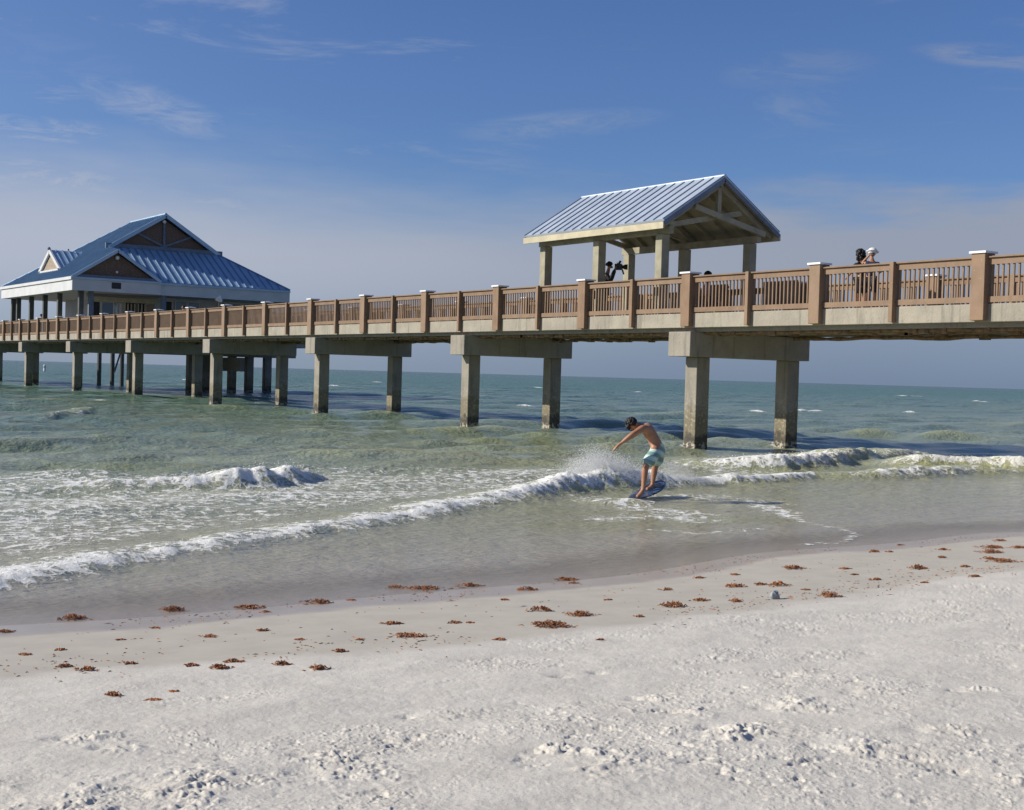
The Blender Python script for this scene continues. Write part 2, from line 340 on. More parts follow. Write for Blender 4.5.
def sea(X, Y, dr):
    r = np.hypot(X, Y); s = Y - shore_y(X); h = np.zeros(X.shape)
    env = sst(s, 1, 22)
    lull = .5 + 1.0*fbm(X*.035, Y*.06, 77, 3)
    for kx, ky, A, ph, l in SW:
        fade = np.clip((l/np.maximum(dr, .01)-3)/4, 0, 1); w = 2 if l > 3.5 else 1
        q = np.sin(kx*X+ky*Y+ph + .8*np.sin(.11*X+ph)); h += A*env*lull*fade*(q + .25*q*q-.12)
    near = sst(s, .1, 2.5)*np.clip((.9/np.maximum(dr, .01)-3)/4, 0, 1)
    h += near*(.010*(fbm(X*2.2, Y*3.4, 50, 3, .6)-.5)+.007*(fbm(X*6, Y*9, 51, 3, .6)-.5))*2*(.6+env)
    foam = np.zeros(X.shape)
    K = r < 160
    x, y = X[K], Y[K]; hk = np.zeros(x.shape); fk = np.zeros(x.shape); rough = np.zeros(x.shape)
    wob = .35*(fbm(x*.8, y*.05, 60, 3)-.5) + .14*(fbm(x*3, y*1.5, 61, 3)-.5)
    for cx, cy, ca, cf, wf, wb, fb in CRESTS:
        c = np.interp(x, cx, cy); am = np.interp(x, cx, ca, 0, 0); ff = np.interp(x, cx, cf, 0, 0)
        wl = np.maximum(wf, am*1.25)
        edge = sst(x, cx[0], cx[0]+.5)*sst(cx[-1]-x, 0, .5)
        d = y - c - wl*1.15 + wob; prof = np.where(d < 0, np.exp(-(d/wl)**2*1.3), np.exp(-(d/wb)**2))
        am = am*(.55+.9*fbm(x*1.7, y*.3, 63, 4, .6)); hk = np.maximum(hk, 0) + edge*am*prof
        d0 = d + wl*.25; band = np.where(d0 < 0, np.exp(-(d0/(wl*.6))**2), np.exp(-(d0/(fb*(.5+1.1*fbm(x*1.1, y*.4, 68, 3))))**2)); band = band*(.68+.55*fbm(x*3.2, y*3.2, 69, 3))
        fk = np.maximum(fk, edge*ff*band); rough += edge*ff*am*band
    for pts, w, f in FOAM_LINES:
        d, tt = poly_dist(x, y, pxl(pts)); w = w*1.7; fk = np.maximum(fk, f*.80*np.exp(-(d/w)**2)*(.45+.95*fbm(x*4, y*4, 71, 3)))
    fd, _ = poly_dist(x, y, pxl(FIELD+FIELD[:1])); ins = in_poly(x, y, pxl(FIELD))
    fk = np.maximum(fk, np.where(ins, .37*sst(fd, 0, 1.0), 0)*(.40+1.1*fbm(x*.5, y*.9, 64, 4)))
    near_pile = np.full(x.shape, 9.)
    for j in range(0, 3):
        for px_ in (26.21, 29.87): near_pile = np.minimum(near_pile, np.hypot(x-px_, y-29.01-12.2*j))
    fk = np.maximum(fk, .5*np.exp(-((near_pile-.33)/.16)**2))
    hk += np.clip(rough*3, 0, 1.2)*(.10*(fbm(x*4.5, y*4.5, 65, 4, .6)-.45) + .03*(fbm(x*16, y*16, 66, 2)-.5))*np.clip(rough*9, .25, 1)
    h[K] += hk; foam[K] = fk
    for cx, cy, w_ in CAPS:
        rr = float(np.hypot(cx, cy)); dd_ = max(.55, rr*.0075); k = (np.abs(X-cx) < 3*w_) & (np.abs(Y-cy) < 4*dd_)
        if not k.any(): continue
        g = np.exp(-((X[k]-cx)/w_)**2-((Y[k]-cy-.25*dd_*np.sin(X[k]*2))/dd_)**2); h[k] += .14*g*(.6+.8*vnoise(X[k]*2, Y[k]*0, 5)); foam[k] = np.maximum(foam[k], g*1.1)
    return h, foam
m, t, b = mat('sea_water'); M['sea'] = m
p = t.pos(); s = t.sep(p); foam = t.attr('foam'); dep = t.attr('shore'); thin = t.attr('thin')
lg = t.noise(t.map(p, (.035, .07, 1)), 1, 4, .6); lg2 = t.noise(t.map(p, (.12, .22, 1)), 1, 4, .6)
dd = t.math('ADD', t.math('LOGARITHM', t.math('ADD', dep, 1.0), 10), t.math('MULTIPLY', t.math('SUBTRACT', lg, .5), .35))
body = t.ramp(t.math('DIVIDE', dd, 3.0), [(0, (.40, .35, .29)), (.12, (.38, .34, .26)), (.24, (.34, .325, .215)), (.34, (.335, .35, .225)), (.43, (.25, .29, .19)), (.52, (.155, .215, .15)), (.63, (.10, .18, .14)), (.8, (.08, .165, .13)), (1, (.09, .15, .13))])
body = t.mix(t.math('MULTIPLY', t.mr(lg2, .5, .72), t.mr(dep, 5, 60, .55, .25)), body, (.27, .28, .11))
crest_glow = t.mr(s[2], t.mr(dep, 8, 14, .03, .08), t.mr(dep, 8, 14, .15, .32)); body = t.mix(t.math('MULTIPLY', crest_glow, .75), body, (.42, .43, .21))  # light passing through the crests, painted as lighter green by height
# foam lace
wv = t.noise(p, 1.6, 3, .5, out=1)
pw = t.new('ShaderNodeVectorMath', operation='MULTIPLY_ADD'); t.link(wv, pw.inputs[0]); pw.inputs[1].default_value = (.5, .5, .5); t.link(p, pw.inputs[2]); pw = pw.outputs[0]
l1 = t.vor(pw, 2.6, 'DISTANCE_TO_EDGE'); l2 = t.vor(pw, 6.5, 'DISTANCE_TO_EDGE')
lace = t.math('SUBTRACT', 1, t.math('MINIMUM', t.math('MULTIPLY', l1, 2.6), t.math('MULTIPLY', l2, 3.2)))
n1 = t.noise(p, 5.5, 6, .7)
pat = t.math('ADD', t.math('MULTIPLY', lace, .40), t.math('MULTIPLY', n1, .95))
ff = t.math('ADD', t.math('MULTIPLY', foam, .80), t.math('SUBTRACT', t.math('MULTIPLY', pat, 2.0), 1.88))
fmask = t.math('MULTIPLY', t.mr(ff, -.08, .22), t.mr(foam, .02, .2))
# far white caps
capn = t.noise(t.map(p, (.10, .22, 1)), 1, 5, .72); capm = t.math('MULTIPLY', t.mr(capn, .715, .745), t.mr(dep, 30, 70))
fmask = t.math('MAXIMUM', fmask, t.math('MULTIPLY', capm, .8))
# bubbles and suspended whiteness below the foam
milk = t.mr(foam, .1, .8, 0, .5); body = t.mix(milk, body, (.46, .46, .36))
colr = t.mix(fmask, body, (.85, .85, .79))
t.put(b.inputs['Base Color'], colr)
t.put(b.inputs['Roughness'], t.mix(fmask, t.mr(dep, 0, 200, .12, .26), .8))
t.put(b.inputs['Specular IOR Level'], t.mix(fmask, t.mr(dep, 3, 60, .5, .28), .12)); b.inputs['IOR'].default_value = 1.33
rip = t.noise(t.map(p, (1.6, 2.6, 1)), 1.0, 5, .62); rip2 = t.noise(t.map(p, (7, 11, 1)), 1.0, 4, .6); rip3 = t.noise(t.map(p, (.30, .55, 1)), 1, 6, .62)
hsum = t.math('ADD', t.math('MULTIPLY', rip, t.mr(dep, 10, 60, .10, .2)), t.math('MULTIPLY', rip2, .034)); hsum = t.math('ADD', hsum, t.math('MULTIPLY', rip3, t.mr(dep, 20, 90, 0, .9)))
hsum = t.math('MULTIPLY', hsum, t.mr(dep, -.1, 8, .65, 1.2)); hsum = t.math('ADD', hsum, t.math('MULTIPLY', t.math('MULTIPLY', t.noise(p, 16, 5, .7), fmask), .07))
t.link(t.bump(hsum, .9, 1.0), b.inputs['Normal'])
tr = t.new('ShaderNodeBsdfTransparent'); mx = t.new('ShaderNodeMixShader'); out = m.node_tree.nodes['Material Output']
cov = t.math('MAXIMUM', t.mr(thin, .0, .05, .30, 1), fmask)
b.inputs['Subsurface Radius'].default_value = (1, 1, .9); b.inputs['Subsurface Scale'].default_value = .12; t.put(b.inputs['Subsurface Weight'], t.math('MULTIPLY', fmask, .7))
t.link(cov, mx.inputs[0]); t.link(tr.outputs[0], mx.inputs[1]); t.link(b.outputs[0], mx.inputs[2]); t.link(mx.outputs[0], out.inputs[0])
rs = np.concatenate([np.geomspace(8.6, 36, 480), np.geomspace(36.15, 320, 400), np.geomspace(326, 60000, 90)])
ths = ang_axis(radians(26), 1150, radians(125))
X, Y = fan(rs, ths); dr = np.maximum(np.gradient(rs)[:, None], rs[:, None]*radians(52)/1150)*np.ones_like(X)
dr = np.where(np.abs(((np.arctan2(X, Y)-TH))) > radians(26.5), rs[:, None]*.03, dr)
H, Fm = sea(X, Y, dr)
sb = sand_base(X, Y); thin_ = H - sb
sea_o = grid_mesh('sea', X, Y, H, M['sea'], {'foam': Fm, 'shore': np.maximum(Y-shore_y(X), 0), 'thin': thin_}, False)
tag(sea_o, kind='structure')
def sea_at(x, y):
    h, f = sea(np.array([[x]]), np.array([[y]]), np.array([[.05]])); return float(h[0, 0])

# spray thrown up by the breaking crests
def blobs(name, cloud, label, cat, group=None):
    b_ = MB()
    for (x, y, z, r) in cloud:
        a = random.uniform(0, 6.3); c = Vector((x, y, z)); k = Vector((cos(a), sin(a), 0))*r; l = Vector((-sin(a), cos(a), 0))*r*.8; u = Vector((0, 0, r*random.uniform(.7, 1.5)))
        b_.add([c+k, c+l, c-k, c-l, c+u, c-u], [(0, 1, 4), (1, 2, 4), (2, 3, 4), (3, 0, 4), (1, 0, 5), (2, 1, 5), (3, 2, 5), (0, 3, 5)])
    o = b_.build(name, M['spray'], smooth=True); return tag(o, label, cat, group, 'stuff')
M['spray'] = noisy('white_spray', (.80, .81, .81), (.72, .73, .73), 8, .6, 0)
cl = []
for i in range(75000):                                     # rooster tail behind the rider
    u = random.gauss(0, 1); px = 615 + 19*u; amp = math.exp(-((px-613)/26)**2)
    base = wat(px, 489-.03*(px-617)); top = (.26 + .46*amp)
    z = top*random.random()**1.8*random.uniform(.6, 1.15); off = random.gauss(.30, .24)
    cl.append((base.x+random.gauss(0, .1), base.y+off+z*.3, .05+z, random.uniform(.0022, .0058)*(1.35-z)*(2.2 if random.random() < .04 else 1)))
blobs('spray', cl, 'burst of white spray thrown up behind the rider', 'spray')
cl = []
for i in range(14000):
    t_ = random.random(); px = 665 + 60*t_; base = wat(px, 488); a = math.exp(-((px-687)/14)**2)
    z = (.10+.34*a)*random.random()**1.3; cl.append((base.x+random.gauss(0, .08), base.y+random.gauss(.35, .15), .06+z, random.uniform(.002, .005)))
blobs('spray', cl, 'low white spray just right of the rider and his board', 'spray')
cl = []
for ci, n in ((0, 2600), (2, 900), (4, 700), (5, 900)):
    cx, cy, ca, cf, wf, wb, fb = CRESTS[ci]
    for i in range(n):
        x = random.uniform(cx[0], cx[-1]); f = float(np.interp(x, cx, cf)); a = float(np.interp(x, cx, ca))
        if random.random() > f*a*3.2: continue
        y = float(np.interp(x, cx, cy))+wf*1.2+random.gauss(0, .14); cl.append((x, y, a*random.uniform(.7, 1.2)+.01, random.uniform(.003, .008)*(1 + y/60)))
blobs('spray_drops', cl, 'fine white drops flung along the crests of the small breaking waves', 'spray')

# ------------------------------------------------------------------ pier
NX, FX = 25.58, 30.12
DECK = 3.86
pier = empty('pier', (27.9, 16, 0), 'long concrete pier on square piles running out over the water', 'pier')
Y0, Y1 = 10.71, 145.0
for j in range(-2, 9):                                   # edge panels one per span, 12 mm joints
    a, c = 29.01+12.2*j+.006, 29.01+12.2*(j+1)-.006
    for xa, xb in ((25.56, 25.80), (30.08, 30.34)): MB().box(xa, xb, max(a, Y0-6), c, 3.47, 3.875).build('edge_beam', M['slab'], pier, bevel=.012)
MB().box(25.803, 30.077, Y0-6, 138.8, 3.58, DECK).build('deck', M['slab'], pier)
for x in (25.9, 27.1, 28.5, 29.75): MB().box(x-.14, x+.14, Y0-6, 138.8, 3.36, 3.577).build('girder', M['concrete'], pier)
for j in range(-1, 9):
    yp = 29.01+12.2*j; yc = yp + [-.1, -.02, -.22, -.32, -.42][min(max(j+1, 0), 4)]
    cp = MB().box(25.46, 30.28, yc-.47, yc+.47, 2.65, 3.357).build('pile_cap', M['concrete'], pier, bevel=.02)
    for x in (26.21, 29.87): MB().box(x-.25, x+.25, yp-.25, yp+.25, -2.5, 2.648).build('pile', M['pile'], cp, bevel=.025)
# rusty service pipes and hangers below the deck
for x, z, r in ((26.0, 3.33, .05), (26.35, 3.30, .045), (29.4, 3.30, .05)):
    for j in range(-2, 8):
        pb = MB()
        ya, yb = 29.01+12.2*j+.30, 29.01+12.2*(j+1)-.68
        n = 26; pts = [(x+random.uniform(-.01, .01), ya+(yb-ya)*k/n, z+random.uniform(-.025, .02)) for k in range(n+1)]
        pb.tube(pts, [r*random.uniform(.8, 1.3) for _ in pts], 8)
        for k in range(9):
            y = ya+(yb-ya)*random.random(); pb.box(x-.08, x+.08, y-.05, y+random.uniform(.05, .3), z-random.uniform(.05, .09), 3.356)
        pb.build('service_pipe', M['rust'], pier)

def railing(x, side, label, post_k0, post_k1):
    root = empty('pier_railing', (x, 18.97, DECK), label, 'railing', 'railings along the pier')
    zt = 4.93
    for k2 in range(post_k0*2, post_k1*2+1):
        y = 18.97 + 2.44*k2
        if k2 % 2 == 0:
            po = MB().box(x-.18, x+.18, y-.18, y+.18, 3.50, 4.995).build('post', M['wood_post'], root, bevel=.012)
            xo = x
            c_ = MB(); c_.box(x-.22, x+.22, y-.22, y+.22, 4.997, 5.045)
            c_.add([(x-.22, y-.22, 5.045), (x+.22, y-.22, 5.045), (x+.22, y+.22, 5.045), (x-.22, y+.22, 5.045), (x, y, 5.07)], [(0, 1, 4), (1, 2, 4), (2, 3, 4), (3, 0, 4)])
            c_.build('post_cap', M['cap'], po)
        else:
            MB().box(x-.17 if side < 0 else x-.08, x+.08 if side < 0 else x+.17, y-.06, y+.06, 3.50, 4.94).build('line_post', M['wood_post'], root, bevel=.008)
        if k2 == post_k1*2: break
        a = y + (.18 if k2 % 2 == 0 else .06) + .002; c = y + 2.44 - (.06 if k2 % 2 == 0 else .18) - .002
        pn = MB(); pn.box(x-.10, x+.09, a, c, 4.895, 4.93)              # cap board
        pn.box(x-.045, x-.012, a, c, 4.745, 4.893); pn.box(x+.03, x+.063, a, c, 4.79, 4.893)
        pn.box(x-.045, x-.012, a, c, 3.905, 4.035)
        n = 16
        for i in range(n):
            yy = a + (c-a)*(i+.5)/n; pn.box(x-.010, x+.028, yy-.020, yy+.020, 3.88, 4.85)
        pn.build('baluster_panel', M['wood'], root)
    return root
railing(NX, -1, 'brown railing with white capped posts along the near edge of the pier', -1, 24)
railing(FX, 1, 'far edge railing of the pier, seen through the nearer balusters', -1, 24)

# ------------------------------------------------------------------ roofs
def clip_line(poly, x):
    ys = []
    for i in range(len(poly)):
        (x1, y1), (x2, y2) = poly[i], poly[(i+1) % len(poly)]
        if (x1-x)*(x2-x) < 0: ys.append(y1+(y2-y1)*(x-x1)/(x2-x1))
    return (min(ys), max(ys)) if len(ys) >= 2 else None
def roof_plane(mb, P3, udir, sp=.45, rib=.035, ribw=.04, thick=.07, start=None):
    """P3: coplanar corners (3-D); udir: direction of the eave; ribs run up the slope"""
    P3 = [Vector(p) for p in P3]; o = P3[0]; u = Vector(udir).normalized()
    n = (P3[1]-P3[0]).cross(P3[2]-P3[0]).normalized()
    if n.z < 0: n = -n
    v = n.cross(u); poly = [((p-o).dot(u), (p-o).dot(v)) for p in P3]
    mb.cur = 0; mb.prism([p - n*thick for p in P3], n*thick)
    mb.cur = 1; lo, hi = min(q[0] for q in poly), max(q[0] for q in poly); x = lo + ribw/2 + .002 if start is None else lo+start
    while x < hi-.01:
        c = clip_line(poly, x)
        if c and c[1]-c[0] > .1:
            a, b2 = o+u*x+v*c[0]+n*(rib/2+.001), o+u*x+v*c[1]+n*(rib/2+.001); mb.bar(a, b2, ribw, rib, n)
        x += sp
    mb.cur = 0
# pavilion over the deck
pav = empty('pavilion', (27.9, 33.5, DECK), 'open timber picnic shelter with pale ribbed metal roof on the pier', 'pavilion')
py0, py1, xe0, xe1, xm = 30.0, 37.12, 25.6, 30.34, 27.97
ze, zr = 6.66, 8.17
pr = MB()
roof_plane(pr, [(xe0, py0, ze), (xe0, py1, ze), (xm, py1, zr), (xm, py0, zr)], (0, 1, 0), .443, .03, .03)
roof_plane(pr, [(xe1, py0, ze), (xe1, py1, ze), (xm+.002, py1, zr), (xm+.002, py0, zr)], (0, 1, 0), .443)
rf = pr.build('roof', [M['roof_pale'], M['rib_shade_pale']], pav)
MB().tube([(xm, py0-.01, zr-.005), (xm, py1+.01, zr-.005)], .055, 8).build('ridge_cap', M['roof_pale'], rf)
for xa, xb in ((xe0-.03, xe0+.02), (xe1-.02, xe1+.03)): MB().box(xa, xb, py0-.02, py1+.02, ze-.27, ze-.075).build('eave_fascia', M['cream'], rf)
for y in (py0, py1):
    for xa in (xe0, xe1): MB().bar((xa, y, ze-.13), (xm, y, zr-.13), .045, .13, (0, 0, 1)).build('barge_board', M['greyblue'], rf)
for xa in (xe0+.03, xe1-.03):                              # boarded soffit under the metal
    MB().prism([(xa, py0+.03, ze-.085), (xa, py1-.03, ze-.085), (xm, py1-.03, zr-.09), (xm, py0+.03, zr-.09)], (0, 0, -.02)).build('soffit', M['timber'], rf)
sl_ = (zr-ze)/(xm-xe0)
for i, y in enumerate((30.65, 33.7, 36.6)):
    for x in (26.14, 29.72):
        MB().box(x-.15, x+.15, y-.15, y+.15, DECK+.003, 6.30).build('post', M['timber'], pav, bevel=.015)
for x in (26.14, 29.72): MB().box(x-.09, x+.09, py0+.25, py1-.2, 6.303, 6.52).build('eave_beam', M['timber'], pav, bevel=.01)
for i, y in enumerate((30.25, 33.7, 36.9)):
    tr_ = MB()
    for xa, sgn in ((xe0+.15, 1), (xe1-.15, -1)):
        zb = ze-.24+.15*sl_
        tr_.bar((xa, y, zb), (xm-sgn*.03, y, zr-.27), .10, .17)
        # scissor chord from the eave up past the king post to the opposite rafter
        xb = xm + sgn*1.05; zb2 = zr-.34-abs(xb-xm)*sl_
        tr_.bar((xa+sgn*.35, y+.105*sgn, 6.56), (xb, y+.105*sgn, zb2), .10, .16)
    tr_.build('truss', M['timber'], pav)
    MB().box(xm-.07, xm+.07, y-.053, y+.053, 6.98, zr-.22).build('king_post', M['timber'], pav)
for y in (31.1, 31.95, 32.8, 34.55, 35.4, 36.2):
    for xa in (xe0+.1, xe1-.1): MB().bar((xa, y, ze-.19+.06), (xm, y, zr-.20), .05, .14).build('rafter', M['timber'], pav)
MB().box(xm-.04, xm+.04, py0+.1, py1-.1, zr-.34, zr-.20).build('ridge_beam', M['timber'], pav)

# ------------------------------------------------------------------ pier house on its platform
plat = empty('pier_platform', (33, 96, 0), 'wide concrete platform on many piles carrying the blue roofed pier house', 'platform')
MB().box(30.36, 41.8, 86.6, 108, 3.45, 3.853).build('deck', M['slab'], plat)
for y, xs in ((93.5, (35.4, 36.5)), (97.0, (40.0, 41.4, 42.9))):
    cp = MB().box(30.6, 43.5, y-.4, y+.4, 2.75, 3.447).build('pile_cap', M['concrete'], plat)
    for x in xs: MB().box(x-.27, x+.27, y-.27, y+.27, -3, 2.748).build('pile', M['pile'], cp)
MB().box(37.8, 38.2, 90.3, 93.8, 1.66, 2.65).build('low_wall', M['concrete'], plat)
bl = empty('pier_house', (32.5, 96, DECK), 'white pier house with broad blue metal roof and brown gables', 'building')
bx0, bx1, by0, by1 = 24.9, 40.2, 87.3, 105.3
zE, zP, xM_, yR0, yR1 = 7.50, 12.52, 32.6, 91.9, 99.0
zG = zE + (zP-zE)*(36.6-bx1)/(xM_-bx1)                     # height where the gable sits on the skirt
xG0, xG1 = 28.7, 36.5; yG = 91.9
def edge_z(x): return zE + (zP-zE)*((x-bx0)/(xM_-bx0) if x < xM_ else (bx1-x)/(bx1-xM_))
zg0 = edge_z(xG0); zg1 = edge_z(xG1); zg = (zg0+zg1)/2
r_ = MB()
# near slope (faces the shore-left), far slope, seaward hip, shoreward skirt
kx = (xG0-bx0)/(xM_-bx0)
def pn(x, y): return (x, y, edge_z(x))
roof_plane(r_, [pn(bx0, 86.95), pn(bx0, by1), pn(xM_, yR1), pn(xM_, yR0-.35), pn(xG0, yR0-.35), pn(27.82, 86.95)], (0, 1, 0), .5, .05, .05)
roof_plane(r_, [pn(bx1, by0), pn(bx1, by1), (xM_+.002, yR1, zP), (xM_+.002, yR0-.35, zP), (xG1, yR0-.35, edge_z(xG1))], (0, 1, 0), .5, .05, .05)
roof_plane(r_, [(bx0+.01, by1+.002, zE), (bx1-.01, by1+.002, zE), (xM_, yR1+.002, zP)], (1, 0, 0), .5, .05, .05)
sk = MB()
ya = by0; zA = zE
roof_plane(sk, [(27.9, ya, zA), (bx1-.004, ya-.002, zA), (xG1, yG-.36, zg), (xG0-.02, yG-.36, zg)], (1, 0, 0), .5, .06, .055)
rfm = r_.build('roof', [M['roof_blue'], M['seam_blue']], bl); sk.build('skirt_roof', [M['roof_blue'], M['seam_blue']], rfm)
MB().tube([(xM_, yR0-.4, zP+.01), (xM_, yR1, zP+.01)], .09, 8).build('ridge_cap', M['roof_blue'], rfm)
MB().tube([(xM_, yR1, zP+.01), (bx0, by1, zE+.01)], .07, 6).build('hip_cap', M['seam_blue'], rfm)
MB().tube([(bx1, by0, zE+.01), (xG1, yG-.4, zg)], .07, 6).build('hip_cap', M['seam_blue'], rfm)
MB().box(xG0-.3, xG1+.3, yG-.42, yG-.30, zg-.22, zg+.26).build('gable_sill', M['greyblue'], bl)
# main gable
gb = MB().prism([(xG0+.3, yG-.02, zg+.02), (xG1-.3, yG-.02, zg+.02), (xM_, yG-.02, zP-.32)], (0, .1, 0)).build('gable', M['shingle'], bl)
kb = MB(); kb.bar((xM_, yG-.08, zg+.2), (xM_, yG-.08, zP-.4), .16, .1, (0, 1, 0)); kb.bar((xM_, yG-.085, zg+.3), (xM_-2.0, yG-.085, zg+1.15), .14, .08, (0, 1, 0)); kb.bar((xM_, yG-.085, zg+.3), (xM_+2.0, yG-.085, zg+1.15), .14, .08, (0, 1, 0)); kb.build('brace', M['greyblue'], gb)
MB().ball((32.55, yG-.2, 12.0), .14).build('floodlight', M['lamp'], gb)
bb = MB(); bb.bar((xG0-.1, yG-.42, zg-.05), (xM_, yG-.42, zP-.10), .1, .26); bb.bar((xG1+.1, yG-.42, zg-.05), (xM_, yG-.42, zP-.10), .1, .26); bb.build('barge_board', M['roof_blue'], rfm)
# small gable over the porch
xs0, xs1, xsm = bx0, 30.74, 27.82; zS = edge_z(xsm)
r2 = MB(); roof_plane(r2, [(xs1, 86.95, zE), (xsm+.003, 86.95, zS), (xsm+.003, 90.9, zS), (xs1, 87.35, zE)][::1], (0, 1, 0), .5, .05, .05)
r2.build('porch_roof', [M['roof_blue'], M['seam_blue']], rfm)
g2 = MB().prism([(xs0+.35, 87.25, zE+.05), (xs1-.35, 87.25, zE+.05), (xsm, 87.25, zS-.22)], (0, .1, 0)).build('gable', M['shingle'], bl)
MB().ball((27.83, 87.12, 8.88), .14).build('floodlight', M['lamp'], g2); MB().ball((27.83, 87.16, 7.95), .09).build('floodlight', M['lamp'], g2)
b3 = MB(); b3.bar((xs0, 86.93, zE-.04), (xsm, 86.93, zS-.06), .09, .2); b3.bar((xs1, 86.93, zE-.04), (xsm, 86.93, zS-.06), .09, .2); b3.build('barge_board', M['roof_blue'], rfm)
MB().box(xs0+.3, xs1-.2, 86.98, 87.2, zE-.06, zE+.16).build('gable_sill', M['greyblue'], bl)
# fascia band right round
fb_ = MB(); zf0, zf1 = 6.62, 7.47
fb_.box(bx0, bx0+.12, 87.08, by1, zf0, zf1); fb_.box(bx0, xs1, 86.96, 87.078, zf0, zf1)
fb_.box(xs1-.12, xs1, 87.08, 87.30, zf0, zf1); fb_.box(xs1+.002, bx1, 87.30, 87.42, zf0, zf1-.03); fb_.box(bx1-.12, bx1, 87.422, by1, zf0, zf1); fb_.box(bx0+.12, bx1-.12, by1-.12, by1, zf0, zf1)
fb_.build('fascia', M['trim'], bl)
gt = MB(); gt.box(bx0-.1, bx0-.004, 86.9, by1+.05, zf1-.17, zf1+.02); gt.build('gutter', M['trim'], bl)
MB().box(bx0, xs1, 86.86, 86.955, zf1-.13, zf1+.01).build('gutter', M['roof_blue'], bl); MB().box(xs1+.003, bx1, 87.2, 87.297, zf1-.16, zf1-.02).build('gutter', M['roof_blue'], bl)
MB().box(bx0+.122, bx1-.122, 87.45, by1-.13, zf0+.02, zf0+.10).build('porch_ceiling', M['wall'], bl)
v_ = MB().box(27.45, 28.05, 86.92, 86.957, 6.85, 7.25).build('wall_vent', M['dark'], bl)
# dormer
dx, dy0, dy1, dz, da = 26.3, 94.5, 99.8, 8.42, 9.90; dm = (dy0+dy1)/2; xin = bx0+(da-zE)/(zP-zE)*(xM_-bx0)
dr_ = MB()
for yy in (dy0, dy1): roof_plane(dr_, [(dx-.15, yy, dz-.02), (dx-.15, dm, da), (xin+.1, dm, da), (dx+.05, yy, dz-.02)], (1, 0, 0), .45, .05, .05)
do = dr_.build('dormer', [M['roof_blue'], M['seam_blue']], bl)
MB().prism([(dx, dy0+.5, dz+.05), (dx, dy1-.5, dz+.05), (dx, dm, da-.28)], (.08, 0, 0)).build('louver', M['louver'], do)
tq = MB(); tq.bar((dx-.10, dy0-.02, dz-.06), (dx-.10, dm, da-.08), .12, .26); tq.bar((dx-.10, dy1+.02, dz-.06), (dx-.10, dm, da-.08), .12, .26); tq.bar((dx-.10, dy0, dz-.05), (dx-.10, dy1, dz-.05), .12, .2); tq.build('dormer_trim', M['trim'], do)
MB().ball((dx-.15, dm, da+.08), .12).build('finial', M['greyblue'], do); MB().ball((dx+1.2, dm, da+.10), .07).build('finial', M['greyblue'], do)
# walls, posts, windows
for y in (87.75, 92.6, 96.2, 99.8, 103.4, 104.9): MB().box(25.55, 25.85, y-.15, y+.15, DECK+.003, 6.63).build('porch_post', M['darkpost'], bl)
for x in (26.35, 31.2): MB().box(x-.15, x+.15, 87.6, 87.9, DECK+.003, 6.63).build('porch_post', M['greyblue'], bl)
wl = MB().box(29.3, 39.6, 90.6, 90.8, DECK+.003, 6.63); wl.box(29.3, 29.5, 90.803, 104.0, DECK+.003, 6.63); wl.box(39.4, 39.6, 90.803, 104, DECK+.003, 6.63); wl.box(29.502, 39.398, 103.8, 104, DECK+.003, 6.63)
wl.box(26.9, 29.298, 90.62, 90.78, DECK+.003, 4.9); wl.box(26.9, 29.298, 90.62, 90.78, 6.1, 6.63)
wl.build('wall', M['wall'], bl)
MB().box(26.9, 31.6, 90.2, 90.55, 6.15, 6.45).build('awning_box', M['cream'], bl)
for i, (x0, x1, z0, z1, mt) in enumerate([(27.1, 27.8, 4.9, 6.1, 'dark'), (27.95, 28.7, 4.9, 6.1, 'glass'), (29.55, 30.3, 4.9, 6.25, 'dark'), (30.4, 31.0, 4.9, 6.25, 'dark'), (32.1, 32.8, 5.2, 6.38, 'dark'), (33.1, 33.85, 5.2, 6.42, 'glass'), (34.0, 34.75, 5.2, 6.42, 'glass'), (36.3, 37.0, 5.2, 6.46, 'glass'), (37.15, 37.85, 5.2, 6.46, 'glass')]):
    w_ = MB(); w_.box(x0-.07, x0, 90.53, 90.597, z0-.07, z1+.07); w_.box(x1, x1+.07, 90.53, 90.597, z0-.07, z1+.07); w_.box(x0, x1, 90.53, 90.597, z1, z1+.07); w_.box(x0, x1, 90.53, 90.597, z0-.07, z0)
    wo = w_.build('window', M['trim'], bl); MB().box(x0, x1, 90.565, 90.597, z0, z1).build('pane', M[mt], wo)
for k in range(7): MB().box(29.4+k*.24, 29.5+k*.24, 90.44, 90.5, 5.0, 6.1).build('shutter_slat', M['cream'], bl)
MB().box(31.05, 31.55, 90.5, 90.597, DECK+.01, 6.1).build('door', M['louver'], bl)
wo = MB(); wo.box(29.22, 29.297, 91.2, 91.3, 4.6, 6.3); wo.box(29.22, 29.297, 92.6, 92.7, 4.6, 6.3); wo.box(29.22, 29.297, 91.3, 92.6, 6.2, 6.3); wo = wo.build('window', M['trim'], bl)
MB().box(29.26, 29.297, 91.302, 92.598, 4.6, 6.198).build('pane', M['glass'], wo)
# porch tables under the eave
def cafe_table(x, y, label):
    r = empty('cafe_table', (x, y, DECK), label, 'table', 'tables on the pier house porch')
    MB().tube([(x, y, DECK+1.03), (x, y, DECK+1.08)], .55, 16).build('table_top', M['table'], r)
    MB().tube([(x, y, DECK+.04), (x, y, DECK+1.03)], .045, 8).build('pedestal', M['steel'], r)
    MB().tube([(x, y, DECK+.005), (x, y, DECK+.04)], .3, 12).build('base', M['steel'], r)
cafe_table(27.3, 99.0, 'round white table on the porch, farthest out along the pier'); cafe_table(27.2, 95.2, 'round white table on the porch below the dormer'); cafe_table(27.9, 89.2, 'round white table beneath the small front gable')

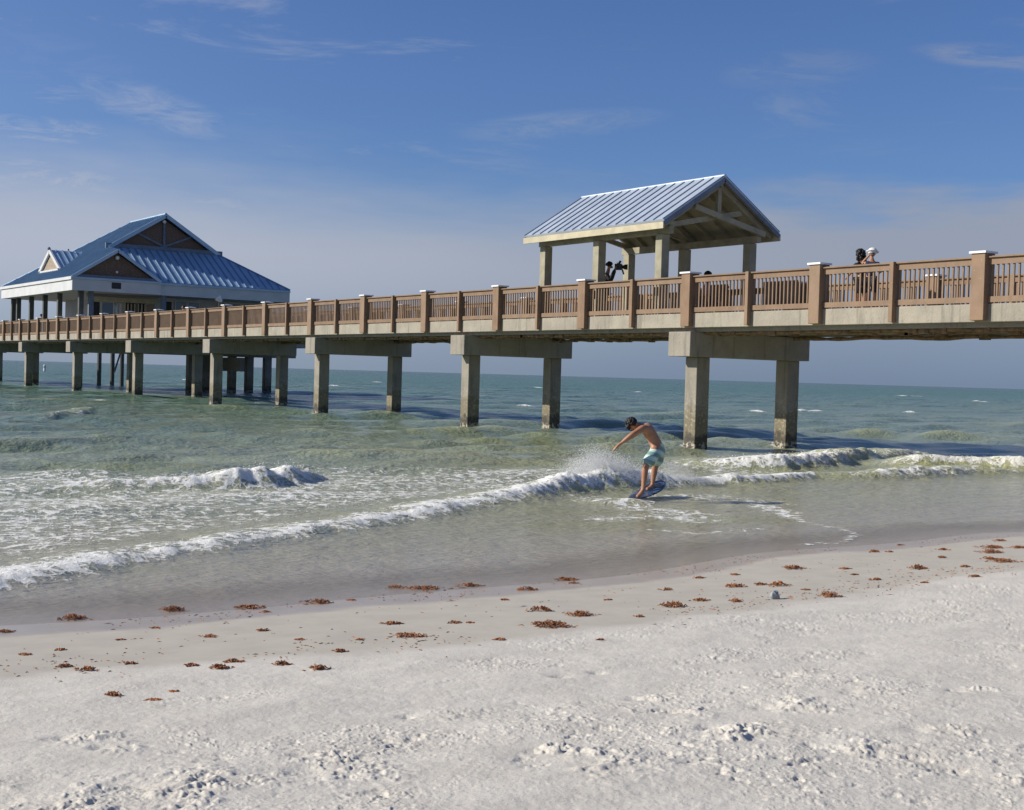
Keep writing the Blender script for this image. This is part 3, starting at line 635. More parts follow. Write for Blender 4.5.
# mooring frame beyond the pier
mf = empty('mooring_frame', (39, 118, 0), 'dark thin piles with a diagonal brace standing beyond the pier', 'mooring frame')
q1, q2, q3 = hit(112, 385, 1, 118), hit(121.5, 384, 1, 118), hit(99, 378, 1, 118)
for q in (q1, q2, q3): MB().tube([(q.x, 118, -3), (q.x, 118, 3.6)], .19, 10).build('pile', M['darkpost'], mf)
MB().bar((q1.x+.1, 117.75, 1.2), (q2.x-.1, 117.75, 3.4), .12, .12).build('brace', M['darkpost'], mf)
# marker buoy
bq = wat(44.5, 371.3); bu = empty('marker_buoy', (bq.x, bq.y, 0), 'slim white marker buoy floating far out, seen beneath the pier', 'buoy')
MB().tube([(bq.x, bq.y, -.6), (bq.x, bq.y, .3), (bq.x, bq.y, 1.3), (bq.x, bq.y, 1.4)], [.25, .25, .22, .1], 12).build('float', M['cap'], bu)
MB().tube([(bq.x, bq.y, .75), (bq.x, bq.y, .95)], .27, 12).build('band', M['steel'], bu)
# lamp head by the railing
lp = empty('spotlight', (34.6, 86.2, DECK), 'white spotlight head on a dark stand before the pier house wall', 'spotlight')
lx, ly = 27.4, 0
lq = hit(219.5, 300, 0, 30.8); lp.location = (lq.x, lq.y, DECK)
MB().tube([(lq.x, lq.y, DECK), (lq.x, lq.y, lq.z-.12)], .05, 8).build('stand', M['darkpost'], lp)
MB().tube([(lq.x+.12, lq.y-.05, lq.z-.1), (lq.x-.05, lq.y+.02, lq.z+.08), (lq.x-.12, lq.y+.05, lq.z+.15)], [.08, .19, .22], 12).build('lamp_head', M['cap'], lp)

# benches with slatted backs
def bench(y0, y1, label):
    x = 29.25; r = empty('bench', (x, (y0+y1)/2, DECK), label, 'bench', 'slatted benches on the pier')
    bk = MB(); n = int((y1-y0)/.13)
    for i in range(n):
        yy = y0+(y1-y0)*(i+.5)/n; bk.box(x+.20, x+.235, yy-.05, yy+.05, DECK+.42, DECK+1.19)
    bk.box(x+.236, x+.27, y0, y1, DECK+1.05, DECK+1.13); bk.box(x+.236, x+.27, y0, y1, DECK+.5, DECK+.6); bk.build('backrest', M['wood'], r)
    st = MB()
    for i in range(4): st.box(x-.28+i*.12, x-.18+i*.12, y0, y1, DECK+.42, DECK+.46)
    st.build('seat', M['wood'], r)
    for yy in (y0+.1, y1-.1): MB().box(x-.25, x+.2, yy-.04, yy+.04, DECK+.003, DECK+.417).build('leg', M['wood'], r)
bench(28.3, 29.75, 'brown slatted bench near the shoreward corner of the shelter'); bench(31.3, 32.5, 'brown slatted bench with a dark haired person seated on it')

# ------------------------------------------------------------------ people
def skin(name, chains, m, parent, sub=2, twist=None):
    """chains: lists of (point, radius); chains that begin at an existing point join there. One continuous surface."""
    org = parent_loc(parent); V, E_, Rr, key = [], [], [], {}
    for ch in chains:
        prev = None
        for (pt, r) in ch:
            k = tuple(round(c, 4) for c in pt)
            if k not in key: key[k] = len(V); V.append(Vector(pt)-org); Rr.append(r)
            i = key[k]
            if prev is not None and prev != i: E_.append((prev, i))
            prev = i
    me = bpy.data.meshes.new(name+'_cage'); me.from_pydata([tuple(v) for v in V], E_, [])
    o = bpy.data.objects.new(name, me); COL.objects.link(o); md = o.modifiers.new('s', 'SKIN'); md.use_smooth_shade = True; md.branch_smoothing = .6
    if not me.skin_vertices: return o
    sv = me.skin_vertices[0].data
    adj = {i: [] for i in range(len(V))}
    for a, b_ in E_: adj[a].append(b_); adj[b_].append(a)
    seen = set()
    for i in range(len(V)):
        sv[i].radius = (Rr[i], Rr[i]) if not isinstance(Rr[i], tuple) else Rr[i]; sv[i].use_root = False
        if i not in seen:
            sv[i].use_root = True; st = [i]
            while st:
                j = st.pop()
                if j in seen: continue
                seen.add(j); st += adj[j]
    s2 = o.modifiers.new('d', 'SUBSURF'); s2.levels = sub; s2.render_levels = sub
    dg = bpy.context.evaluated_depsgraph_get(); nm = bpy.data.meshes.new_from_object(o.evaluated_get(dg))
    o.modifiers.clear(); o.data = nm; nm.materials.clear(); nm.materials.append(m); nm.polygons.foreach_set('use_smooth', [True]*len(nm.polygons))
    if parent is not None: o.parent = parent
    return o
def solid(name, col, rough=.7, col2=None, scale=20): return noisy(name, col, col2 or tuple(c*.8 for c in col), scale, rough, .15, 60)
M['skin'] = solid('tanned_skin', (.40, .20, .115), .5, (.33, .155, .085), 6)
M['hair'] = solid('black_hair', (.008, .006, .006), .6); M['black_cloth'] = solid('black_cloth', (.02, .02, .025), .8)
M['navy_cloth'] = solid('navy_cloth', (.02, .022, .06), .8); M['white_cloth'] = solid('white_cloth', (.75, .74, .72), .8)
M['mauve_cloth'] = solid('mauve_cloth', (.36, .28, .38), .8); M['red_cloth'] = solid('red_cloth', (.35, .10, .08), .8); M['tan_cloth'] = solid('tan_cloth', (.4, .33, .24), .8); M['camblack'] = solid('black_plastic', (.015, .016, .02), .35)
m, t, b = mat('striped_shorts'); sp = t.sep(t.obj()); w = t.math('FRACT', t.math('ADD', t.math('MULTIPLY', sp[2], 6.2), t.math('MULTIPLY', sp[0], 2.2)))
c = t.mix(t.mr(w, .50, .58), (.42, .62, .52), (.18, .29, .28)); c = t.mix(t.mr(t.math('ABSOLUTE', t.math('SUBTRACT', w, .3)), .06, .04), c, (.68, .76, .70))
t.put(b.inputs['Base Color'], c); b.inputs['Roughness'].default_value = .6; M['shorts'] = m

def hand_chains(wrist, tip_dir, palm_n, s=1.0, curl=.25):
    """palm plus four unequal fingers and a thumb from its side"""
    w = Vector(wrist); d = Vector(tip_dir).normalized(); n = Vector(palm_n).normalized(); n = (n - d*n.dot(d)).normalized(); sd_ = d.cross(n).normalized()
    pc = w + d*.045*s; out = [[(w, .026*s), (pc, (.030*s))]]
    for off, L in ((-.033, .065), (-.011, .078), (.011, .072), (.032, .058)):
        k0 = w + d*.088*s + sd_*off*s; k1 = k0 + (d+n*curl*.5).normalized()*L*.5*s; k2 = k1 + (d+n*curl*1.6).normalized()*L*.5*s
        out.append([(pc, .030*s), (k0, .0115*s), (k1, .0095*s), (k2, .007*s)])
    t0 = w + d*.035*s - sd_*.038*s; t1 = t0 + (d*.8-sd_*.6+n*.3).normalized()*.032*s; t2 = t1 + (d-sd_*.2+n*.5).normalized()*.028*s
    out.append([(pc, .030*s), (t0, .013*s), (t1, .011*s), (t2, .008*s)]); return out
def head_chains(neck, hc, face, s=1.0):
    """neck, skull with jaw, nose and ears"""
    neck, hc = Vector(neck), Vector(hc); up = (hc-neck).normalized(); fc = Vector(face).normalized(); fc = (fc-up*fc.dot(up)).normalized(); sd_ = fc.cross(up)
    sk = hc + up*.035*s; tp = hc + up*.085*s; jaw = hc - up*.075*s + fc*.045*s
    ns = hc + fc*.092*s - up*.012*s; nt = hc + fc*.118*s - up*.022*s
    ch = [[(neck, .056*s), (hc-up*.06*s, .062*s), (hc, .086*s), (sk, .090*s), (tp, .052*s)], [(hc, .086*s), (jaw, .040*s)], [(hc, .086*s), (ns, .018*s), (nt, .011*s)]]
    for e in (-1, 1): ch.append([(hc, .086*s), (hc+sd_*e*.092*s-fc*.01*s, .016*s)])
    return ch, (up, fc, sd_)
def face_bits(hc, fr, parent, s=1.0):
    up, fc, sd_ = fr
    for k in (-1, 1): MB().ball(Vector(hc)+fc*.088*s+sd_*k*.033*s+up*.012*s, .010*s, 8, 6).build('eye', M['hair'], parent, smooth=True)
    mo = MB(); mo.bar(Vector(hc)+fc*.090*s-up*.052*s-sd_*.024*s, Vector(hc)+fc*.090*s-up*.052*s+sd_*.024*s, .012, .008); mo.build('mouth', M['red_cloth'], parent)
def hair_on(hc, fr, parent, s=1.0, m='hair', long=False):
    up, fc, sd_ = fr; hc = Vector(hc); h = MB(); c = hc + up*.030*s - fc*.018*s
    for i in range(130):
        a, z = random.uniform(0, 6.28), random.uniform(-.35, 1); rr = sqrt(max(0, 1-z*z)); d = (fc*cos(a)+sd_*sin(a))*rr + up*z
        if d.dot(fc) > .45 and z < .45: continue
        h.ball(c + d*.088*s, random.uniform(.02, .034)*s, 6, 4)
    if long:
        for i in range(60):
            a = random.uniform(-1.9, 1.9); q = c - (fc*cos(a)*.085 + sd_*sin(a)*.088)*s - up*random.uniform(0, .25)*s; h.ball(q, .03*s, 6, 4)
    h.build('hair', M[m], parent, smooth=True)

# --- the rider
D0 = 21.75
foot = at(641, 497, D0)
su = empty('person', (foot.x, foot.y, max(foot.z, .05)), 'bare chested person in striped aqua shorts crouching on a skimboard', 'person')
J = lambda x, y, dz: at(x, y, D0+dz)
pel = J(658.3, 449.8, .30); wa = J(655.2, 441.5, .30); ch_ = J(649.5, 433, .29); nb = J(643, 426.3, .27); hd = J(633.2, 425.0, .20)
hL, hR = J(655, 452, .17), J(660, 451.5, .42); kL, kR = J(645.3, 467, .03), J(655, 466.5, .50); aL, aR = J(643.2, 489.5, .0), J(652.5, 484.8, .50)
tL, tR = J(636.5, 497.2, -.06), J(646.5, 489.2, .40); sL, sR = J(643.3, 428, .08), J(647.5, 425.2, .47)
eL, wL = J(631.5, 435.0, -.04), J(621.8, 442.8, -.02); eR, wR = J(637.5, 433.2, .66), J(627.5, 439.5, .74)
lerp = lambda a, b_, k: a+(b_-a)*k
fwd = (hd-nb).normalized(); facev = (J(626, 430.5, .12)-hd)
hch, fr = head_chains(nb, hd, facev, 1.0)
chains = [[(pel, .135), (wa, .118), (lerp(wa, ch_, .5), .125), (ch_, .135), (nb, .075)],
          [(pel, .135), (hL, .098), (lerp(hL, kL, .5), .080), (kL, .058), (lerp(kL, aL, .35), .056), (lerp(kL, aL, .7), .042), (aL, .036), (lerp(aL, tL, .5)+Vector((0, 0, -.02)), .036), (tL, .030)],
          [(pel, .135), (hR, .098), (lerp(hR, kR, .5), .080), (kR, .058), (lerp(kR, aR, .35), .056), (lerp(kR, aR, .7), .042), (aR, .036), (lerp(aR, tR, .5)+Vector((0, 0, -.02)), .036), (tR, .030)],
          [(ch_, .135), (sL, .068), (lerp(sL, eL, .5), .054), (eL, .044), (lerp(eL, wL, .4), .043), (wL, .030)],
          [(ch_, .135), (sR, .062), (lerp(sR, eR, .5), .047), (eR, .038), (lerp(eR, wR, .4), .037), (wR, .026)]] + hch
chains += hand_chains(wL, at(615.5, 447.5, D0-.03)-wL, (.3, -.2, -1), 1.2) + hand_chains(wR, wR-eR, (.3, -.2, -1), 1.1)
skin('body', chains, M['skin'], su)
w2 = lerp(pel, wa, .62)
skin('shorts', [[(w2, .135), (pel, .155), (hL, .128), (lerp(hL, kL, .45), .115), (lerp(hL, kL, .97), .108)], [(pel, .155), (hR, .128), (lerp(hR, kR, .45), .115), (lerp(hR, kR, .97), .108)]], M['shorts'], su)
hair_on(hd, fr, su); face_bits(hd, fr, su)
# --- his board, nose tilted up and away
bA, bB = at(633.5, 499.5, D0-.10), at(661.5, 483.5, D0+.95); ctr = (bA+bB)/2; ax = (bB-bA); L = ax.length; ax.normalize()
side = ax.cross(Vector((0, 0, 1))).normalized(); side = (side + Vector((0, 0, .04))).normalized(); nrm = side.cross(ax).normalized()
def lift(P): return P
bd = bmesh.new(); rings = []
ns, nw = 18, 8
m, t, b = mat('board_deck'); o3 = t.obj(); M['board'] = m
t.put(b.inputs['Base Color'], t.mix(t.mr(t.noise(o3, 5.5, 2), .50, .54), t.mix(t.mr(t.noise(o3, 4, 2), .48, .52), (.010, .012, .022), (.022, .045, .10)), (.05, .09, .17))); b.inputs['Roughness'].default_value = .22
bo_root = empty('skimboard', ctr, 'dark blue skimboard under the rider on the breaking wave', 'skimboard')
vs = {}
for i in range(ns+1):
    u = i/ns*2-1; wd = .20*(max(0, 1-abs(u)**2.6))**.55; rock = .05*max(0, u)**2 + .015*u*u
    for j in range(nw+1):
        v = j/nw*2-1
        for k, th_ in ((0, 0), (1, -.028)):
            P = ax*(u*L/2) + side*(v*wd) + nrm*(rock + th_*(1-abs(v)**4*.6)); vs[i, j, k] = bd.verts.new(P)
for i in range(ns):
    for j in range(nw):
        bd.faces.new((vs[i, j, 0], vs[i+1, j, 0], vs[i+1, j+1, 0], vs[i, j+1, 0])); bd.faces.new((vs[i, j+1, 1], vs[i+1, j+1, 1], vs[i+1, j, 1], vs[i, j, 1]))
    bd.faces.new((vs[i, 0, 1], vs[i+1, 0, 1], vs[i+1, 0, 0], vs[i, 0, 0])); bd.faces.new((vs[i, nw, 0], vs[i+1, nw, 0], vs[i+1, nw, 1], vs[i, nw, 1]))
bmesh.ops.remove_doubles(bd, verts=bd.verts, dist=.0005); bmesh.ops.recalc_face_normals(bd, faces=bd.faces)
me = bpy.data.meshes.new('board'); bd.to_mesh(me); bd.free(); me.materials.append(M['board']); me.polygons.foreach_set('use_smooth', [True]*len(me.polygons))
bo = bpy.data.objects.new('board_deck', me); COL.objects.link(bo); bo.parent = bo_root
pad = MB(); pc = ctr+ax*L*.30+nrm*.018
pad.prism([pc+ax*dx_+side*dy_ for dx_, dy_ in ((-.13, -.15), (.12, -.12), (.16, 0), (.12, .12), (-.13, .15))], nrm*.012); pad.build('traction_pad', M['camblack'], bo_root)

def stander(x, y, z, facing, h, label, top, bottom, arms='down', hat=None, long=False, skinm='skin', seated=False, lean=0.0):
    s = h/1.75; r = empty('person', (x, y, z), label, 'person'); f = Vector((cos(facing), sin(facing), 0)); sd_ = Vector((-f.y, f.x, 0)); B = Vector((x, y, z))
    P = lambda a, b_, c_: B + f*a*s + sd_*b_*s + Vector((0, 0, c_*s))
    if seated:
        pe, wa_, cs, nb_, hc = P(0, 0, .52), P(0, 0, .70), P(.02, 0, .92), P(.03, 0, 1.08), P(.05, 0, 1.22)
        legs = [((P(0, k*.09, .52), P(.42, k*.12, .54), P(.44, k*.12, .09)), k) for k in (-1, 1)]
    else:
        pe, wa_, cs, nb_, hc = P(0, 0, .93), P(lean*.3, 0, 1.10), P(lean*.8, 0, 1.30), P(lean*1.3, 0, 1.47), P(lean*1.6+.02, 0, 1.63)
        legs = [((P(0, k*.10, .90), P(.03, k*.11, .50), P(0, k*.12, .09)), k) for k in (-1, 1)]
    hc_, fr_ = head_chains(nb_, hc, f, s); ch = [[(pe, .125*s), (wa_, .11*s), (cs, .13*s), (nb_, .07*s)]] + hc_; hems = []
    for (a, k_, an), k in legs:
        toe = an + f*.17*s - Vector((0, 0, .055*s)); ch.append([(pe, .125*s), (a, .09*s), (lerp(a, k_, .5), .075*s), (k_, .056*s), (lerp(k_, an, .4), .052*s), (an, .038*s), (lerp(an, toe, .6), .035*s), (toe, .028*s)])
        hems.append([(pe, .150*s), (a, .115*s), (lerp(a, k_, .5), .10*s), (lerp(a, k_, .85), .092*s)])
    slv = []
    for k in (-1, 1):
        sh_ = cs + sd_*k*.17*s + Vector((0, 0, .08*s))
        if arms == 'down': el, wr = sh_ + sd_*k*.06*s - Vector((0, 0, .28*s)), sh_ + sd_*k*.07*s + f*.08*s - Vector((0, 0, .52*s))
        elif arms == 'rail': el, wr = sh_ + f*.12*s + sd_*k*.07*s - Vector((0, 0, .24*s)), sh_ + f*.36*s - Vector((0, 0, .32*s))
        elif arms == 'camera': el, wr = sh_ + f*.12*s + sd_*k*.10*s - Vector((0, 0, .20*s)), hc + f*.20*s + sd_*k*.06*s - Vector((0, 0, .02))
        elif arms == 'head': el, wr = (sh_ + f*.10*s + sd_*k*.08*s - Vector((0, 0, .22*s)), sh_ + f*.34*s - Vector((0, 0, .2*s))) if k < 0 else (sh_ + f*.15*s + sd_*.12*s + Vector((0, 0, .02*s)), hc + f*.12*s + sd_*.09*s)
        ch.append([(cs, .13*s), (sh_, .058*s), (lerp(sh_, el, .5), .046*s), (el, .037*s), (lerp(el, wr, .4), .035*s), (wr, .025*s)]); ch += hand_chains(wr, wr-el, -f if arms != 'down' else f, s, .5)
        slv.append([(cs, .15*s), (sh_, .078*s), (lerp(sh_, el, .65), .062*s)] + ([(el, .055*s), (lerp(el, wr, .8), .045*s)] if arms == 'camera' else []))
    skin('body', ch, M[skinm], r, 1)
    skin('shirt', [[(lerp(pe, wa_, .2), .148*s), (wa_, .135*s), (cs, .15*s), (lerp(cs, nb_, .55), .095*s)]] + slv, M[top], r, 1)
    skin('shorts', hems, M[bottom], r, 1)
    hair_on(hc, fr_, r, s*(.84 if hat else 1.25 if long else 1.0), 'hair', long)
    if not long: face_bits(hc, fr_, r, s)
    if hat:
        up, fc, _ = fr_; q = MB(); q.ball(hc+up*.07*s, .128*s, 12, 8, (1, 1, .85)); q.tube([hc+up*.055*s, hc+up*.07*s], .165*s, 18); q.build('hat', M[hat], r, smooth=True)
    return r, hc, f
away = TH  # angle helpers: facing away from the camera is +Y rotated by TH towards +X
fa_ = pi/2-TH
stander(28.2, 24.75, DECK, fa_+.4, 1.76, 'person with bushy black hair in dark clothes, seen from behind at the rail', 'black_cloth', 'black_cloth', 'rail', long=True, lean=.06)
stander(28.0, 24.28, DECK, fa_-.5, 1.75, 'person in a white hat and navy top standing on the pier', 'navy_cloth', 'black_cloth', 'head', hat='white_cloth', lean=.05)
pr_, phc, pf = stander(27.15, 34.7, DECK, fa_-pi/2-.15, 1.9, 'person in black aiming a large camera beneath the shelter', 'black_cloth', 'black_cloth', 'camera', lean=.08)
stander(28.95, 31.75, DECK, fa_-pi/2-.2, 2.05, 'person with dark hair in a mauve shirt seated on the bench', 'mauve_cloth', 'navy_cloth', 'down', seated=True)
lq2 = hit(183.5, 304, 0, 29.4)
stander(lq2.x, lq2.y, DECK, fa_+2.2, 1.78, 'person in a red shirt outside the blue windows of the pier house', 'red_cloth', 'tan_cloth', 'down')
lq3 = hit(41.5, 316, 0, 27.0)
stander(lq3.x, lq3.y, DECK, fa_+2.6, 1.62, 'person in dark clothes standing between the porch posts', 'black_cloth', 'black_cloth', 'down')
# the camera he holds
cb = phc + pf*.27 + Vector((0, 0, -.02)); cr = empty('camera_rig', cb, 'black video camera with a long lens held up by the person in the shelter', 'camera')
sdv = Vector((-pf.y, pf.x, 0))
MB().bar(cb-pf*.10, cb+pf*.14, .15, .20).build('camera_body', M['camblack'], cr, bevel=.01)
MB().tube([cb+pf*.14, cb+pf*.20, cb+pf*.21, cb+pf*.32], [.06, .06, .08, .095], 14).build('lens', M['camblack'], cr)
MB().bar(cb+Vector((0, 0, .08))+pf*.02, cb+Vector((0, 0, .20))+pf*.09, .07, .06, tuple(sdv)).build('viewfinder', M['camblack'], cr)
MB().bar(cb+pf*.15-Vector((0, 0, .08)), cb+pf*.20-Vector((0, 0, .24)), .05, .05, tuple(sdv)).build('grip', M['camblack'], cr)

# ------------------------------------------------------------------ seaweed
m, t, b = mat('dry_seaweed'); p = t.pos(); M['weed'] = m
t.put(b.inputs['Base Color'], t.mix(t.mr(t.noise(p, 16, 4), .3, .7), (.40, .155, .055), (.16, .065, .028))); b.inputs['Roughness'].default_value = .8
def sand_at(x, y): return float(sand_z(np.array([[x]]), np.array([[y]]))[0, 0])
def weed(px, py, w, label, group=None):
    p0 = wat(px, py, .1)
    for _ in range(3): p0 = wat(px, py, sand_at(p0.x, p0.y))
    z0 = sand_at(p0.x, p0.y); D = (p0-O).dot(cF); W = w/FL*D; rr = random.Random(int(px*131+py)); q = MB()
    H = min(.045, .2*W)*rr.uniform(.6, 1.1); n = int(24+W*230); lob = [(rr.uniform(-.2, .2), rr.uniform(-.08, .08), rr.uniform(.08, .14)) for _ in range(rr.randint(2, 5))]
    lob.append((0, 0, .22))
    for i in range(n):
        lx, ly, lr = lob[rr.randrange(len(lob))] if rr.random() < .8 else (0, 0, .3)
        u, v = max(-.5, min(.5, lx+rr.gauss(0, lr)))*W, max(-.35, min(.35, ly+rr.gauss(0, lr*.7)))*W
        hgt = H*math.exp(-((u/W/.45)**2+(v/W/.3)**2)); cx_, cy_ = p0.x+cR.x*u+cF.x*v, p0.y+cR.y*u+cF.y*v; a = rr.choice((0, pi))-TH+rr.gauss(0, .8); L_ = rr.uniform(.015, .05)*(.6+W*1.6); pts = []
        for k in range(4):
            a += rr.uniform(-.8, .8); pts.append((cx_, cy_, z0+.001+hgt*rr.uniform(.1, 1.1)*(1 if k in (1, 2) else .5))); cx_ += cos(a)*L_/3; cy_ += sin(a)*L_/3
        q.tube(pts, [.0015, .004*rr.uniform(.6, 1.4), .0035, .001], 4, False)
    o = q.build('seaweed_clump', M['weed']); return tag(o, label, 'seaweed', group)
BIG = [(318, 603, 30, 'thick dark seaweed mound lying exactly at the left water edge'), (410, 637, 44, 'long rusty seaweed heap at the damp sand border, lower middle'), (580, 616, 36, 'broad loose seaweed heap on the damp sand below the rider'),
       (917, 569, 22, 'bushy two peaked seaweed clump alone on the right damp sand'), (991, 548, 32, 'widest orange brown seaweed mat near the right water edge'), (991, 553, 26, 'flat seaweed strip directly in front of the widest right mat'),
       (112, 696, 18, 'pinkish seaweed clump lying farthest left on the dry sand'), (88, 671, 22, 'dark oval seaweed clump on the lower left sand, larger of a pair'), (65, 667, 16, 'slim seaweed clump just left of the dark oval one'),
       (700, 601, 19, 'compact rust seaweed clump right of a pair on the damp sand'), (673, 607, 32, 'low spread seaweed clump between the heap and the grey stone'), (735, 587, 24, 'flat brown seaweed clump up left of the grey stone'),
       (760, 585, 14, 'small domed orange seaweed clump right behind the grey stone'), (174, 611, 32, 'thin seaweed streak at the water edge on the far left'), (74, 619, 34, 'seaweed streak awash in the shallow water at far left'),
       (470, 586, 24, 'seaweed streak at the middle water edge with a dark knot'), (426, 589, 44, 'long thin seaweed line at the middle water edge'), (550, 627, 52, 'broken chain of seaweed ending left of the broad loose heap'), (218, 669, 24, 'pinkish seaweed clump in crumbled sand, leftmost of three'),
       (281, 665, 20, 'seaweed clump in crumbled sand, middle of three'), (319, 670, 24, 'seaweed clump in crumbled sand, rightmost of three'), (250, 608, 36, 'thin seaweed trail running left from the thick dark mound'), (1003, 562, 40, 'long flat seaweed band at the right edge of the sand'), (965, 567, 12, 'dark compact seaweed clump left of the long flat band'), (988, 559, 15, 'short seaweed clump between the widest mat and the long band'),
       (975, 577, 14, 'small triangular seaweed clump nearest the dry sand at right'), (1018, 548, 18, 'orange seaweed clump cut by the right edge of view'), (830, 597, 26, 'pale thin seaweed smear on the dry border right of the stone'), (795, 569, 26, 'thin brown seaweed clump below the pale reflected patch'), (845, 569, 13, 'little dark knot of seaweed below the curved foam line')]
for a in BIG: weed(a[0], a[1], a[2], a[3], 'seaweed clumps along the tide line')
SMALL = [(6, 632, 14), (209, 637, 16), (262, 631, 12), (393, 624, 20), (156, 628, 8), (396, 588, 18), (526, 590, 22), (566, 580, 30), (574, 583, 10), (456, 623, 12), (540, 611, 26), (735, 602, 16), (666, 590, 12), (779, 586, 24), (874, 552, 12),
         (877, 580, 12), (942, 558, 10), (890, 552, 9), (944, 550, 12), (340, 652, 14), (235, 662, 20), (175, 692, 8), (155, 701, 12), (470, 623, 8), (300, 640, 8), (505, 600, 8), (640, 617, 10), (60, 650, 10), (25, 655, 14), (120, 640, 6), (900, 545, 8), (1000, 541, 14), (700, 578, 14), (735, 575, 10), (266, 612, 10), (360, 640, 8), (805, 590, 10), (130, 664, 14), (190, 666, 14), (352, 600, 8), (500, 640, 12), (608, 600, 8), (855, 575, 7), (925, 583, 8), (600, 640, 8)]
for a in SMALL: weed(*a, 'tiny stray scrap of rust brown seaweed on the damp sand', 'stray scraps of seaweed')
# fine litter strewn along the two drift lines
dl = MB()
for i in range(2600):
    x = random.uniform(.5, 17.5); ln = random.random()
    if ln < .45: y = float(dry_y(np.array(x)))+.25+random.gauss(0, .22)
    elif ln < .75: y = float(shore_y(np.array(x)))-.25+random.gauss(0, .22)
    else: y = random.uniform(7.6, 10.6)
    if vnoise(np.array(x*1.7), np.array(y*2.3), 90) < .45: continue
    z = sand_at(x, y); a = random.uniform(0, 6.28); L_ = random.uniform(.004, .022)*(1+(random.random() < .08)*1.5); w_ = random.uniform(.002, .005); c_, s_ = cos(a), sin(a)
    dl.add([(x-c_*L_, y-s_*L_, z+.001), (x-s_*w_, y+c_*w_, z+.002), (x+c_*L_, y+s_*L_, z+.003), (x+s_*w_, y-c_*w_, z+.002), (x, y, z+.007)], [(0, 1, 4), (1, 2, 4), (2, 3, 4), (3, 0, 4), (3, 2, 1, 0)])
tag(dl.build('seaweed_litter', M['weed']), 'fine brown seaweed litter strewn over the damp sand', 'litter', None, 'stuff')
# little stone
p0 = wat(775, 597, .17); z0 = sand_at(p0.x, p0.y)
M['stone'] = noisy('grey_stone', (.40, .42, .42), (.20, .22, .23), 18, .7, .5, 40)
st = MB(); st.ball((p0.x, p0.y, z0+.025), .045, 9, 6, (1, .8, 1), .28); so = st.build('stone', M['stone']); tag(so, 'small grey stone casting a shadow on the damp sand', 'stone')

# ------------------------------------------------------------------ sky
w = bpy.data.worlds.new('World'); SC.world = w; w.use_nodes = True; t = NT(w.node_tree); bg = w.node_tree.nodes['Background']
sky = t.new('ShaderNodeTexSky', sky_type='NISHITA'); sky.sun_disc = False; sky.sun_elevation = SUN_EL; sky.sun_rotation = SUN_AZ; sky.air_density = 1.0; sky.dust_density = .6; sky.ozone_density = 2.2; sky.altitude = 0
g = t.new('ShaderNodeTexCoord').outputs['Generated']; s = t.sep(g)
el = s[2]; azl = t.math('ADD', t.math('MULTIPLY', s[0], -.83), t.math('MULTIPLY', s[1], .56))       # + towards the sun side
az0 = t.math('ARCTAN2', s[0], s[1])
def streak(px, py, wx, wy, tilt, gain):
    d = ray(px, py).normalized(); a0 = math.atan2(d.x, d.y); e0 = d.z
    da_ = t.math('SUBTRACT', az0, a0); de_ = t.math('SUBTRACT', t.math('SUBTRACT', el, e0), t.math('MULTIPLY', da_, tilt))
    q = t.math('ADD', t.math('POWER', t.math('ABSOLUTE', t.math('DIVIDE', da_, wx/FL)), 2.0), t.math('POWER', t.math('ABSOLUTE', t.math('DIVIDE', de_, wy/FL)), 2.0))
    return t.math('MULTIPLY', t.mr(q, 1.0, .0), gain)
uv = t.new('ShaderNodeCombineXYZ'); t.link(az0, uv.inputs[0]); t.link(el, uv.inputs[1]); uv = uv.outputs[0]
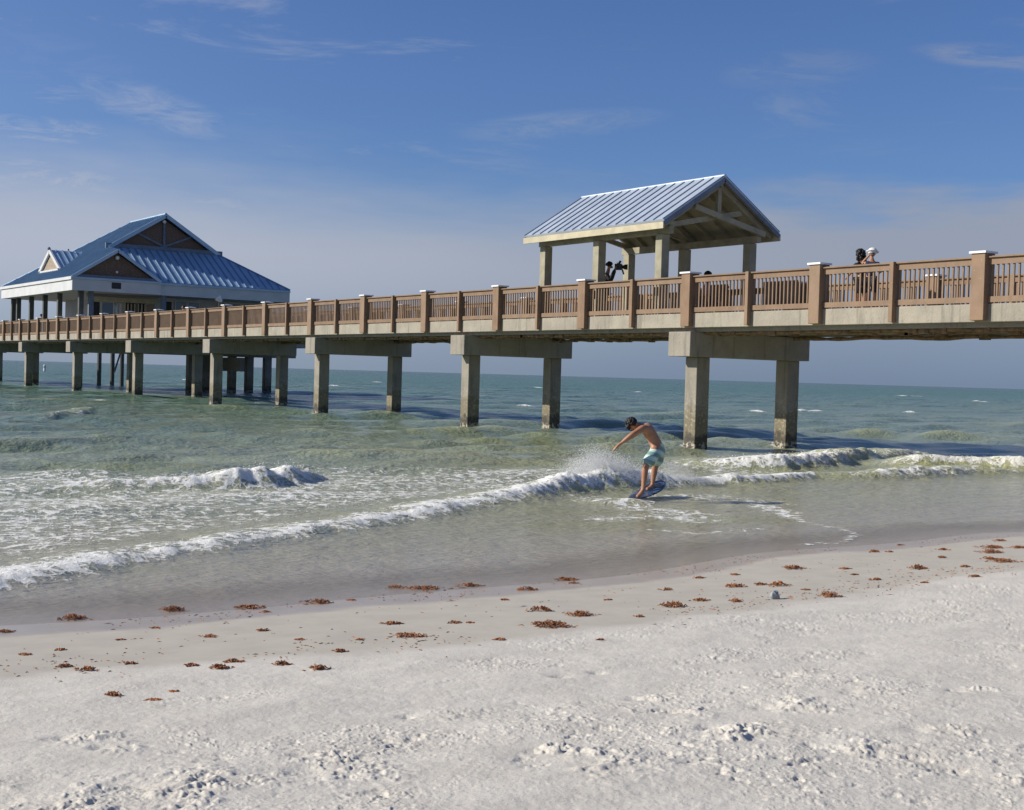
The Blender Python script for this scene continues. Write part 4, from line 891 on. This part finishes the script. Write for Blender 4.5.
n_ = t.noise(t.map(uv, (2.2, 11, 1)), 1, 5, .6); n2_ = t.noise(t.map(uv, (5, 26, 1), (3, 1, 0), (0, 0, .25)), 1, 6, .65, .6); n3_ = t.noise(t.map(uv, (9, 40, 1), (7, 2, 0), (0, 0, -.3)), 1, 6, .7, .9)
top = t.math('ADD', .122, t.math('ADD', t.math('MULTIPLY', t.math('SUBTRACT', n_, .5), .13), t.math('MULTIPLY', t.mr(azl, -.25, .35), .012)))
wid = t.mr(azl, -.3, .2, .012, .06)
deck = t.math('MULTIPLY', t.mr(t.math('SUBTRACT', top, el), t.math('MULTIPLY', wid, -1), wid), t.mr(el, -.02, .09, .62, .9))
wisp = t.math('MULTIPLY', t.mr(n2_, .54, .74), t.math('MULTIPLY', t.mr(el, .10, .2), t.mr(el, .42, .25))); wisp = t.math('MULTIPLY', wisp, t.mr(azl, -.3, .3, .45, .85))
wisp2 = t.math('MULTIPLY', t.mr(n3_, .6, .8), t.mr(azl, -.3, .35, .12, .3))
veil = t.math('MULTIPLY', t.mr(azl, 0, .8), .12)
n4_ = t.noise(t.map(uv, (16, 70, 1), (1, 5, 0), (0, 0, -.25)), 1, 6, .7, .8)
st_ = None
for a_ in ((150, 108, 95, 26, -.22, .42), (30, 130, 110, 16, 0, .62), (560, 125, 120, 16, .1, .34), (1010, 58, 100, 14, -.12, .55), (20, 190, 170, 44, 0, .75), (800, 70, 90, 22, .05, .22), (150, 225, 260, 46, .1, .7), (40, 60, 150, 40, -.1, .1)):
    q_ = streak(*a_); st_ = q_ if st_ is None else t.math('MAXIMUM', st_, q_)
st_ = t.math('MULTIPLY', st_, t.mr(n4_, .32, .68))
fac = t.math('MAXIMUM', st_, t.math('MAXIMUM', t.math('MAXIMUM', deck, t.math('MULTIPLY', wisp, .5)), t.math('MAXIMUM', wisp2, veil)))
cc = t.mix(t.mr(azl, -.3, .35), (2.85, 3.15, 3.85), (4.1, 4.4, 5.2)); cc = t.mix(t.mr(el, 0, .08), t.mix(t.mr(azl, -.3, .35), (1.6, 2.25, 3.55), (2.8, 3.4, 4.6)), cc)
t.put(bg.inputs['Color'], t.mix(fac, t.mix(1.0, sky.outputs[0], (.47, .61, .92), 'MULTIPLY'), cc)); bg.inputs['Strength'].default_value = .09
